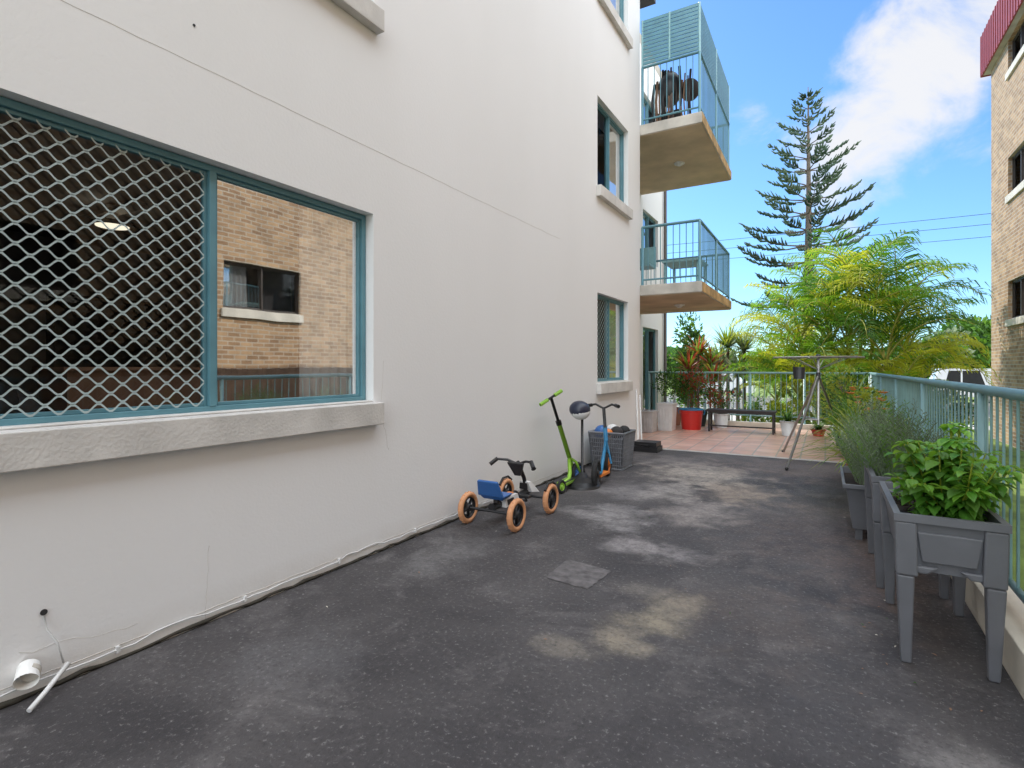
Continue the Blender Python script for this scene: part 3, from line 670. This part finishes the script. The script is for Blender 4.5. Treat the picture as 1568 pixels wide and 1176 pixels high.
# ---------------------------------------------------------------- pedal kart
g=group('pedal_go_kart'); mb=MB(); cx=-2.52; wr=.14; yr_,yf=3.96,4.62
for x in (-2.77,-2.27):
    for y in (yr_,yf): wheel(mb,(x,y,wr),(1,0,0),wr,.052,ORANGE,BLACK,5)
mb.obj('wheels',g)
mb=MB()
mb.cyl((-2.77,yr_,wr),(-2.27,yr_,wr),.013,BLACK); mb.cyl((-2.77,yf,wr),(-2.27,yf,wr),.013,BLACK)
mb.tube([(cx,yr_,wr+.03),(cx,4.15,.17),(cx,4.4,.16),(cx,yf,wr+.05)],.034,BLACK,10)
mb.frust([(cx-.075,4.08,.15),(cx+.075,4.08,.15),(cx+.06,4.36,.15),(cx-.06,4.36,.15)],[(cx-.06,4.10,.235),(cx+.06,4.10,.235),(cx+.045,4.34,.225),(cx-.045,4.34,.225)],WHITE)
mb.frust([(cx-.077,4.12,.165),(cx+.077,4.12,.165),(cx+.072,4.24,.165),(cx-.072,4.24,.165)],[(cx-.068,4.12,.21),(cx+.068,4.12,.21),(cx+.064,4.24,.21),(cx-.064,4.24,.21)],BLACK)
mb.box(cx-.03,cx+.03,4.15,4.3,.236,.242,ORP)
mb.torus((cx,4.36,.16),(1,0,0),.07,.012,BLACK); mb.cyl((cx-.13,4.36,.16),(cx+.13,4.36,.16),.009,BLACK)
mb.box(cx-.19,cx-.09,4.39,4.45,.09,.115,BLACK); mb.box(cx+.09,cx+.19,4.28,4.34,.20,.225,BLACK)
mb.cyl((cx-.13,4.36,.16),(cx-.13,4.41,.11),.009,BLACK); mb.cyl((cx+.13,4.36,.16),(cx+.13,4.32,.21),.009,BLACK)
mb.tube([(cx,yf-.01,.15),(cx,4.54,.33),(cx,4.42,.50)],.02,BLACK,8)
mb.obj('frame',g,.006)
mb=MB()
mb.tube([(cx-.22,4.32,.49),(cx-.19,4.34,.525),(cx-.1,4.40,.515),(cx,4.42,.48),(cx+.1,4.40,.515),(cx+.19,4.34,.525),(cx+.22,4.32,.49)],.013,BLACK,8)
mb.cyl((cx-.235,4.30,.475),(cx-.18,4.35,.53),.02,BLACK); mb.cyl((cx+.235,4.30,.475),(cx+.18,4.35,.53),.02,BLACK)
mb.frust([(cx-.03,4.41,.37),(cx+.03,4.41,.37),(cx+.03,4.45,.37),(cx-.03,4.45,.37)],[(cx-.085,4.36,.495),(cx+.085,4.36,.495),(cx+.085,4.40,.505),(cx-.085,4.40,.505)],BLACK)
mb.obj('handlebar',g,.004)
mb=MB()
mb.frust([(cx-.10,3.98,.235),(cx+.10,3.98,.235),(cx+.08,4.14,.235),(cx-.08,4.14,.235)],[(cx-.13,3.95,.275),(cx+.13,3.95,.275),(cx+.10,4.16,.27),(cx-.10,4.16,.27)],BLUE)
mb.frust([(cx-.13,3.935,.27),(cx+.13,3.935,.27),(cx+.12,3.975,.27),(cx-.12,3.975,.27)],[(cx-.105,3.88,.41),(cx+.105,3.88,.41),(cx+.10,3.905,.42),(cx-.10,3.905,.42)],BLUE)
mb.box(cx-.05,cx+.05,3.925,3.95,.30,.37,BLACK)
mb.cyl((cx,4.04,.17),(cx,4.04,.24),.03,BLACK)
mb.obj('seat',g,.014)
mb=MB()
mb.frust([(cx-.07,4.58,.19),(cx+.07,4.58,.19),(cx+.07,4.74,.16),(cx-.07,4.74,.16)],[(cx-.045,4.54,.29),(cx+.045,4.54,.29),(cx+.045,4.60,.29),(cx-.045,4.60,.29)],WHITE)
mb.frust([(cx-.046,4.53,.22),(cx+.046,4.53,.22),(cx+.046,4.536,.22),(cx-.046,4.536,.22)],[(cx-.04,4.525,.28),(cx+.04,4.525,.28),(cx+.04,4.532,.28),(cx-.04,4.532,.28)],BLACK)
for sx in (-1,1): mb.tube([(cx+sx*.25,4.50,.24),(cx+sx*.25,4.56,.295),(cx+sx*.25,4.66,.295),(cx+sx*.25,4.73,.25)],.012,BLACK,6)
mb.obj('front_panel',g,.006)
# ---------------------------------------------------------------- green scooter
g=group('kick_scooter'); mb=MB()
e1=V((-2.80,5.43,.97)); e2=V((-2.68,5.74,1.12)); cm=(e1+e2)/2; sb=V((-2.62,5.83,.33))
mb.cyl(e1,e2,.014,BLACK); mb.cyl(e1,e1.lerp(e2,.34),.022,LIME); mb.cyl(e2,e2.lerp(e1,.34),.022,LIME)
mb.cyl(cm,cm.lerp(sb,.42),.018,BLACK); mb.cyl(cm.lerp(sb,.40),sb,.028,LIME); mb.cyl(cm.lerp(sb,.38),cm.lerp(sb,.45),.034,BLACK)
mb.obj('handle',g); mb=MB()
fw=V((-2.56,5.95,.13)); rw=V((-2.52,5.40,.075))
mb.tube([sb,(sb+fw)/2+V((.03,0,.04)),fw+V((.035,0,0))],.016,LIME); mb.tube([sb,(sb+fw)/2+V((-.03,0,.04)),fw+V((-.035,0,0))],.016,LIME)
wheel(mb,fw,(1,-.2,.1),.13,.05,RUB,BLUE,6); wheel(mb,rw,(1,-.2,.1),.075,.035,RUB,LIME,5)
mb.tube([sb+V((0,0,-.02)),(-2.58,5.76,.16),(-2.56,5.68,.10),(-2.54,5.46,.095)],.024,LIME)
mb.frust([(-2.60,5.46,.075),(-2.49,5.46,.075),(-2.51,5.74,.075),(-2.62,5.74,.075)],[(-2.605,5.45,.105),(-2.485,5.45,.105),(-2.505,5.75,.105),(-2.625,5.75,.105)],LIME)
mb.box(-2.59,-2.50,5.48,5.72,.106,.111,BLACK)
mb.obj('deck_and_wheels',g)
g=group('punching_ball_stand'); mb=MB(); b=V((-2.46,5.84,0))
for (r0,r1,z0,z1) in ((.205,.215,.0,.03),(.215,.19,.03,.075),(.19,.08,.075,.115),(.08,.035,.115,.16)): mb.cyl(b+V((0,0,z0)),b+V((0,0,z1)),r0,BLACK,r1,28)
mb.cyl(b+V((0,0,.15)),b+V((0,0,.82)),.015,BLACK)
NAVY=mat('navy_vinyl',(.02,.025,.05),.35)
T=Matrix.Rotation(.25,3,'Y')@Matrix.Rotation(.3,3,'X')
mb.ell(b+V((-.03,0,.90)),.125,.125,.10,NAVY,20,12,T); mb.ell(b+V((-.025,0,.882)),.120,.120,.096,WHITE,20,12,T)
mb.obj('stand',g)
g=group('kids_scooter_bike'); mb=MB()
rw=V((-2.30,5.88,.165)); fw=V((-2.42,6.58,.165)); dr=(fw-rw).normalized(); ax=V((dr.y,-dr.x,0))
wheel(mb,rw,ax,.165,.06,RUB,BLACK,5); wheel(mb,fw,ax,.165,.06,RUB,ORP,6)
hd=V((-2.36,6.28,.90)); nk=fw.lerp(hd,.42)
mb.cyl(fw+ax*.045,nk,.015,CYAN); mb.cyl(fw-ax*.045,nk,.015,CYAN); mb.cyl(nk,fw.lerp(hd,.66),.026,CYAN); mb.cyl(fw.lerp(hd,.64),hd,.02,BLACK)
mb.tube([nk,nk.lerp(rw,.3)+V((0,0,-.10)),V((-2.33,6.1,.12)),rw+V((0,.12,-.02)),rw],.022,CYAN)
mb.box(-2.40,-2.28,5.98,6.28,.10,.125,ORP)
h1=hd+ax*-.2; h2=hd+ax*.2
mb.tube([h1+V((0,-.03,.02)),hd+ax*-.1+V((0,0,.04)),hd+V((0,0,-.01)),hd+ax*.1+V((0,0,.04)),h2+V((0,-.03,.02))],.014,BLACK)
mb.cyl(h1+V((0,-.05,.02)),h1+V((.06,.0,.03)),.022,BLACK); mb.cyl(h2+V((0,-.05,.02)),h2+V((-.06,0,.03)),.022,BLACK)
mb.obj('frame',g)
g=group('grey_laundry_basket'); mb=MB(); x0,x1,y0,y1,h=-2.83,-2.33,6.95,7.45,.50
BG=mat('basket_grey',(.20,.21,.235),.5)
for f in range(18):
    t=f/17
    for (p,q) in (((x0,y0),(x1,y0)),((x1,y0),(x1,y1)),((x1,y1),(x0,y1)),((x0,y1),(x0,y0))):
        X=p[0]+(q[0]-p[0])*t; Y=p[1]+(q[1]-p[1])*t; mx,my=(x0+x1)/2,(y0+y1)/2
        mb.cyl((mx+(X-mx)*.84,my+(Y-my)*.84,.01),(X,Y,h),.0085,BG,n=4,cap=False)
for z in [.01,.06,.12,.18,.24,.30,.36,.42,.48,.5]:
    s=.84+.16*z/h; mx,my=(x0+x1)/2,(y0+y1)/2; c=[(mx+(a-mx)*s,my+(b_-my)*s,z) for a,b_ in ((x0,y0),(x1,y0),(x1,y1),(x0,y1))]
    for i in range(4): mb.cyl(c[i],c[(i+1)%4],.016 if z in (.01,.5) else .007,BG,n=6)
mb.frust([(x0+.06,y0+.06,.03),(x1-.06,y0+.06,.03),(x1-.06,y1-.06,.03),(x0+.06,y1-.06,.03)],[(x0+.03,y0+.03,.42),(x1-.03,y0+.03,.42),(x1-.03,y1-.03,.42),(x0+.03,y1-.03,.42)],GREY)
mb.obj('basket',g); mb=MB()
for (a,b_,r,m) in ((-2.7,7.1,.1,BLUE),(-2.5,7.15,.09,DARK),(-2.62,7.32,.1,WHITE),(-2.45,7.33,.085,RUB),(-2.74,7.3,.08,BLACK),(-2.58,7.05,.06,ORP)): mb.ell((a,b_,h-.01),r,r,r,m)
mb.obj('toy_balls',g)
g=group('black_carry_case'); mb=MB(); mb.box(-2.78,-2.36,8.72,9.05,.0,.085,BLACK); mb.box(-2.76,-2.38,8.74,9.03,.088,.16,BLACK); mb.tube([(-2.64,8.72,.09),(-2.64,8.69,.12),(-2.5,8.69,.12),(-2.5,8.72,.09)],.008,BLACK); mb.obj('case',g,.02)
g=group('stacked_sports_gear'); mb=MB()
for x,y,zt_ in ((-2.88,9.3,1.0),(-2.85,9.4,.9)): mb.cyl((x+.03,y,.01),(x-.02,y+.05,zt_),.014,WHITE)
mb.obj('poles',g)
g=MB()
for _ in range(110):
    p=V((U(.1,.68),U(2,9),.004)) if R()<.7 else V((U(-2.8,.5),U(2,9),.004)); a=U(0,6.28); leaf(g,p,(math.cos(a),math.sin(a),U(0,.15)),V((0,0,1)),U(.012,.03),U(.006,.012),random.choice([WOOD,LD,WOOD,KERB,BARK]))
g.obj('leaf_litter')
# ---------------------------------------------------------------- vegetation
def frond(mb,p,az,el,L,m,curl):
    h=V((math.cos(az),math.sin(az),0)); sd=V((-math.sin(az),math.cos(az),0)); K=30; ang=el; pts=[p.copy()]
    for k in range(K):
        p=p+(h*math.cos(ang)+V((0,0,1))*math.sin(ang))*(L/K); ang-=curl/K*(.3+1.4*k/K); pts.append(p.copy())
    q_=pts[::3]
    mb.tube(q_,[.02*(1-i/len(q_)) +.005 for i in range(len(q_))],PBARK,4)
    for k in range(6,K):
        t=k/K; d=(pts[k+1]-pts[k-1]).normalized(); up=sd.cross(d)*-1
        if up.z<0: up=-up
        l=.82*math.sin(math.pi*(.16+.80*t))**.6*min(1,L/2.1)
        for s in (-1,1):
            if R()<.05: continue
            pp=pts[k].lerp(pts[k+1],R())
            ll=l*U(.85,1.1)
            dd=(sd*s*.75+d*.8+up*U(.15,.5)).normalized(); a=pp+dd*ll*.4; d2=(dd*.85+V((0,0,-.45))).normalized(); b=a+d2*ll*.35; d3=(d2*.6+V((0,0,-.8))).normalized(); tip=b+d3*ll*.3
            w=d*.019
            mb.face([pp-w*.4,pp+w*.4,a+w,a-w],m); mb.face([a-w,a+w,b+w*.8,b-w*.8],m); mb.face([b-w*.8,b+w*.8,tip],m)
def palms(name,stems):
    g=group(name); mb=MB(); st=MB(); ccx,ccy=.5,16.9
    for (x,y,h,n,L) in stems:
        out=V((x-ccx,y-ccy,0)); b=V((x-out.x*.45,y-out.y*.45,-.45)); t=V((x,y,h))
        st.tube([b,b.lerp(t,.5)-out*.06,t],[.055,.045,.04],PBARK,8)
        for k in range(9): 
            q=b.lerp(t,k/9); st.torus(q,(0,0,1),.048,.006,BARK,8,4)
        st.cyl(t-V((0,0,.35)),t+V((0,0,.15)),.05,LY,.03)
        a0=U(0,6)
        for k in range(n):
            q=k/n; pal=[PALM1,PALM1,PALM3,PALM2] if (h>1.4 and x>-.2) else [PALM1,PALM2,PALM2]
            frond(mb,t+V((0,0,U(-.1,.1))),a0+k*2.4+U(-.25,.25),1.42-q*.75,L*U(.85,1.12),random.choice(pal),1.35+q*.95+U(-.1,.2))
    mb.obj('fronds',g); st.obj('stems',g)
palms('golden_cane_palm',[(.1,17.2,2.6,9,2.5),(.9,17.4,3.1,9,2.5),(1.6,17.0,2.6,9,2.4),(-.6,17.0,2.1,9,2.3),(-1.0,17.4,1.6,8,2.0),(1.9,17.6,1.8,8,2.0),(.5,16.4,1.9,9,2.2),(1.3,16.2,1.5,9,2.0),(-.3,16.2,1.3,9,2.0),(-1.0,16.6,.9,9,1.8),(1.9,16.5,1.1,8,1.7),(.6,17.9,3.3,9,2.4),(-.6,16.0,.6,9,1.6),(1.6,15.8,.6,8,1.5),(.4,15.7,.6,9,1.7),(-1.2,17.0,.4,8,1.5),(.1,15.5,.1,8,1.3),(1.0,15.5,.2,8,1.4),(1.1,16.8,2.3,8,2.2),(.1,16.7,2.0,8,2.1)])
g=group('garden_shrubs'); mb=MB()
for (x,y,z,rx,rz,n,ms) in ((-.9,15.2,.2,.6,.55,1200,[LY,LG,LY]),(.3,15.0,.2,.7,.6,1500,[LG,LY,LG]),(1.4,15.0,.2,.8,.8,1800,[LG,LD,LG]),(2.4,15.8,.3,.7,.8,1400,[LG,LD,LY]),(1.6,13.9,.4,.6,.7,1300,[LG,LD,LG]),(-1.6,15.8,.0,.5,.5,800,[LG,LY]),(.5,17.4,.6,1.1,1.0,1600,[LD,LD,LG])):
    cloud(mb,(x,y,z),(rx,rx,rz),n,.11,ms)
mb.obj('foliage',g)
g=group('tall_green_shrub'); mb=MB(); cloud(mb,(-3.45,16.2,1.4),(.6,.6,1.5),4200,.13,[LD,LG,LD,LG],.5,.3,24); 
for _ in range(6): mb.tube([(-3.45,16.2,-.45),(-3.45+U(-.2,.2),16.2+U(-.2,.2),.8),(-3.45+U(-.4,.4),16.2+U(-.4,.4),2.0)],[.04,.025,.01],BARK,6)
mb.obj('foliage',g)
g=group('red_cordyline'); mb=MB()
for x,y,z in ((-2.95,15,1.75),(-2.7,15.3,1.45),(-3.15,14.7,1.3),(-2.5,14.8,1.0)):
    mb.cyl((x,y,-.45),(x,y,z),.03,BARK,.02,8)
    blades(mb,(x,y,z),65,.72,.06,[LR,LR,LG,LY],1.3,4,.5)
mb.obj('foliage',g)
g=group('yucca'); mb=MB()
for x,y,z in ((-2.5,17,2.0),(-2.1,17.4,1.9),(-2.8,17.5,1.5),(-2.2,16.8,1.2)):
    mb.cyl((x,y,-.45),(x,y,z),.06,BARK,.04,8); blades(mb,(x,y,z),130,.8,.055,[LS,LY,LG,LS],1.9,3,.15)
mb.obj('foliage',g)
g=group('norfolk_island_pine'); mb=MB(); tr=MB(); px,py=-.85,35.0; Ht=17.4
tr.tube([(px,py,-.45),(px,py,5),(px+.03,py,11),(px,py,Ht)],[.34,.26,.14,.02],BARK,10)
z=5.2; up3=V((0,0,1))
while z<Ht-.2:
    f=(Ht-z)/(Ht-5.0); Rr=min(4.1,4.3*f**.78)+.1; nb=6 if f>.3 else 5; a0=U(0,6.28)
    for k in range(nb):
        az=a0+k*2*math.pi/nb+U(-.2,.2); h=V((math.cos(az),math.sin(az),0)); sd=V((-math.sin(az),math.cos(az),0)); L=Rr*U(.66,1.12); K=12
        pts=[]
        for i in range(K+1):
            t=i/K; dz=L*(.22*(1-f)*t*2 + (-.10*f*math.sin(t*2.4)) + .15*t**3); pts.append(V((px,py,z+U(-.02,.02)))+h*L*t+up3*dz)
        tr.tube(pts[::2],[.05*(.4+f)*(1-.85*i/6) for i in range(7)],BARK,5)
        m=PINE if R()<.5 else PINE2
        ntw=max(3,int(L*3.8))
        for i in range(ntw):
            t=min(1,.34+.66*(i+R()*.6)/ntw); 
            j=min(K-1,int(t*K)); p=pts[j].lerp(pts[j+1],t*K-j)
            tl=(.20+.46*math.sin(math.pi*min(1,t*.8+.12)))*min(1,L/2.2+.25)*U(.6,1.2)
            for s in (-1,1):
                d=(sd*s*.7+h*.8+up3*U(.0,.35)).normalized(); q1=p+d*tl*.55; q2=q1+(d+up3*.9).normalized()*tl*.5
                mb.tube([p,q1,q2],[.03,.058,.02],m,4)
        d=(h+up3*.6).normalized(); mb.tube([pts[-1],pts[-1]+d*.25],[.05,.015],m,4)
    z+=1.05*(1-.48*(1-f))*U(.9,1.12)
mb.obj('needles',g); tr.obj('trunk',g)
mb=MB()
def tree_mass(x,y,h,r,n,ms):
    for _ in range(5): mb.tube([(x,y,-.45),(x+U(-.2,.2),y,h*.4),(x+U(-r,r)*.5,y,h*.75)],[.22,.15,.05],BARK,6)
    cloud(mb,(x,y,h*.5),(r,r*.8,h*.5),n,.42,ms,.6,.3,26)
x=-26
while x<36:
    h=U(3.4,5.2) if x>5 else U(2.6,3.8)
    tree_mass(x,U(54,62),h,U(2.0,3.4),850,random.choice([[LG,LD,LD],[LD,LG,LG],[LG,LY,LD]])); x+=U(2.4,4)
tree_mass(11.0,52,6.0,2.8,2800,[LD,LG,LD]); tree_mass(8.6,49,5.0,2.2,2200,[LG,LD,LG]); tree_mass(7.0,47,4.2,1.8,1400,[LG,LD,LS])
mb.obj('distant_trees')
mb=MB()
for i in range(60):
    x=-60+i*2; mb.face([(x,80,-1),(x+2,80,-1),(x+2,80,3+1.2*math.sin((x+2)*.21)+.6*math.sin((x+2)*.9)),(x,80,3+1.2*math.sin(x*.21)+.6*math.sin(x*.9))],LD)
mb.obj('distant_tree_line')
g=group('power_lines'); mb=MB()
for y,z in ((30,8.0),(30,7.55),(31,7.2)):
    pts=[(x,y+x*.02,z+.0011*(x)**2*.6-.01*x) for x in range(-30,41,5)]; mb.tube(pts,.011,BLACK,4)
mb.obj('wires',g)
for x in (-29,38):
    mb=MB(); mb.cyl((x,30.3,-.45),(x,30.3,9.2),.17,BARK,.12,10); mb.box(x-.06,x+.06,29.2,31.4,8.1,8.25,BARK); mb.obj('power_pole',g)
def car(name,x,y,L,Ht,paint,van=False):
    g=group(name); mb=MB(); z=-.43; W=1.75
    if van: prof=[(0,.35),(0,.95),(.12,1.0),(.2,1.05),(.28,Ht),(.97,Ht),(1,1.0),(1,.35)]
    else: prof=[(0,.3),(0,.7),(.22,.85),(.34,Ht),(.72,Ht),(.88,.92),(1,.85),(1,.3)]
    P=[(x+a*L,z+b) for a,b in prof]; n=len(P); b0=[(p[0],y,p[1]) for p in P]; b1=[(p[0],y+W,p[1]) for p in P]
    mb.face(b0,paint); mb.face(b1,paint)
    for i in range(n): mb.face([b0[i],b0[(i+1)%n],b1[(i+1)%n],b1[i]],paint)
    mb.obj('body',g)
    w=MB(); zz=z+Ht
    w.face([(x+.33*L,y-.004,z+.95),(x+.50*L,y-.004,z+.95),(x+.50*L,y-.004,zz-.1),(x+.37*L,y-.004,zz-.1)],CARG)
    w.face([(x+.52*L,y-.004,z+.95),(x+.76*L,y-.004,z+.95),(x+.70*L,y-.004,zz-.1),(x+.52*L,y-.004,zz-.1)],CARG)
    w.obj('windows',g); k=MB()
    for a in (.18,.8): wheel(k,(x+a*L,y-.02,z+.31),(0,1,0),.31,.17,RUB,METAL,6)
    k.obj('wheels',g)
car('parked_van',4.0,34.2,3.6,1.75,CARW,True); car('parked_car',8.4,34.4,4.3,1.42,CARB); car('parked_car',-8,34.3,4.3,1.42,CARW)
g=group('street_fence'); mb=MB(); x=-9
while x<1: mb.box(x,x+.06,19.4,19.43,-.45,.45,WHITE); x+=.16
mb.box(-9,1,19.431,19.47,.2,.28,WHITE); mb.obj('pickets',g)
# ---------------------------------------------------------------- light + world
SD=V((-.8,.6,math.tan(math.radians(42)))).normalized()
sun=bpy.data.lights.new('sun','SUN'); sun.energy=4.7; sun.angle=math.radians(.5); sun.color=(1,.95,.87)
so=bpy.data.objects.new('sun',sun); bpy.context.scene.collection.objects.link(so); so.rotation_euler=SD.to_track_quat('Z','Y').to_euler()
w=bpy.data.worlds.new('World'); bpy.context.scene.world=w; w.use_nodes=True; nt=w.node_tree; L=nt.links
bg=nt.nodes['Background']; bg.inputs['Strength'].default_value=.15
sky=N(nt,'ShaderNodeTexSky'); sky.sky_type='NISHITA'; sky.sun_disc=False; sky.sun_elevation=math.radians(42)
sky.sun_rotation=math.atan2(SD.x,SD.y); sky.air_density=1.0; sky.dust_density=.4; sky.ozone_density=2.0
tint=N(nt,'ShaderNodeMixRGB',blend_type='MULTIPLY'); tint.inputs[0].default_value=1; tint.inputs[2].default_value=(.82,1.2,1.58,1); L.new(sky.outputs[0],tint.inputs[1])
tc=N(nt,'ShaderNodeTexCoord'); nm=N(nt,'ShaderNodeVectorMath',operation='NORMALIZE'); L.new(tc.outputs['Generated'],nm.inputs[0])
no=N(nt,'ShaderNodeTexNoise'); no.inputs['Scale'].default_value=7.0; no.inputs['Detail'].default_value=8; no.inputs['Roughness'].default_value=.58; no.inputs['Distortion'].default_value=.35
mp=N(nt,'ShaderNodeMapping'); mp.inputs['Scale'].default_value=(1,1,1.1); mp.inputs['Location'].default_value=(.3,.1,.2); L.new(nm.outputs[0],mp.inputs[0]); L.new(mp.outputs[0],no.inputs['Vector'])
acc=None
def pxdir(v): return V(v).normalized()
for (d,rad,am) in (((.155,1.25,.55),.13,.46),((.07,1.21,.38),.12,.42),((.25,1.3,.66),.10,.34),((-.12,1.12,.47),.07,.26),((-.25,1.1,.28),.08,.22),((.05,1.2,.26),.08,.3),((.25,1.3,.35),.08,.2)):
    sb_=N(nt,'ShaderNodeVectorMath',operation='DISTANCE'); L.new(nm.outputs[0],sb_.inputs[0]); sb_.inputs[1].default_value=pxdir(d)
    mr=N(nt,'ShaderNodeMapRange'); mr.interpolation_type='SMOOTHSTEP'; mr.inputs[1].default_value=0; mr.inputs[2].default_value=rad*1.5; mr.inputs[3].default_value=am; mr.inputs[4].default_value=0
    L.new(sb_.outputs['Value'],mr.inputs[0])
    if acc is None: acc=mr.outputs[0]
    else:
        a=N(nt,'ShaderNodeMath',operation='MAXIMUM'); L.new(acc,a.inputs[0]); L.new(mr.outputs[0],a.inputs[1]); acc=a.outputs[0]
a=N(nt,'ShaderNodeMath',operation='ADD'); L.new(acc,a.inputs[0]); L.new(no.outputs['Fac'],a.inputs[1])
mr=N(nt,'ShaderNodeMapRange'); mr.interpolation_type='SMOOTHSTEP'; mr.inputs[1].default_value=.68; mr.inputs[2].default_value=.98; mr.inputs[3].default_value=0; mr.inputs[4].default_value=.95; L.new(a.outputs[0],mr.inputs[0])
mx=N(nt,'ShaderNodeMixRGB'); mx.inputs[2].default_value=(6.2,6.2,6.3,1)
L.new(mr.outputs[0],mx.inputs[0]); L.new(tint.outputs[0],mx.inputs[1])
dp=N(nt,'ShaderNodeVectorMath',operation='DOT_PRODUCT'); L.new(nm.outputs[0],dp.inputs[0]); dp.inputs[1].default_value=V((.75,-.45,.5)).normalized()  # unseen bright cloud bank, added outside the view to light the shaded patio
ad=N(nt,'ShaderNodeMath',operation='MULTIPLY_ADD'); L.new(no.outputs['Fac'],ad.inputs[0]); ad.inputs[1].default_value=.25; L.new(dp.outputs['Value'],ad.inputs[2])
mk=N(nt,'ShaderNodeMapRange'); mk.interpolation_type='SMOOTHSTEP'; mk.inputs[1].default_value=.30; mk.inputs[2].default_value=.58; L.new(ad.outputs[0],mk.inputs[0])
cc=N(nt,'ShaderNodeValToRGB'); cc.color_ramp.elements[0].position=.3; cc.color_ramp.elements[1].position=.7; cc.color_ramp.elements[0].color=(.60,.66,.72,1); cc.color_ramp.elements[1].color=(.94,.98,1,1); L.new(no.outputs['Fac'],cc.inputs[0])
sc_=N(nt,'ShaderNodeVectorMath',operation='SCALE'); sc_.inputs['Scale'].default_value=26.0; L.new(cc.outputs[0],sc_.inputs[0])
mx2=N(nt,'ShaderNodeMixRGB'); L.new(mk.outputs[0],mx2.inputs[0]); L.new(mx.outputs[0],mx2.inputs[1]); L.new(sc_.outputs[0],mx2.inputs[2])
L.new(mx2.outputs[0],bg.inputs['Color'])
# ---------------------------------------------------------------- camera
cam=bpy.data.cameras.new('camera'); co=bpy.data.objects.new('camera',cam); bpy.context.scene.collection.objects.link(co); bpy.context.scene.camera=co
cam.sensor_width=36; cam.lens=18.85; cam.shift_y=-.0166; cam.clip_start=.05; cam.clip_end=2000
co.location=(0,0,1.4); co.rotation_euler=(math.radians(90),0,math.radians(30.3))
sc=bpy.context.scene; sc.view_settings.view_transform='Standard'; sc.view_settings.look='None'; sc.view_settings.exposure=0
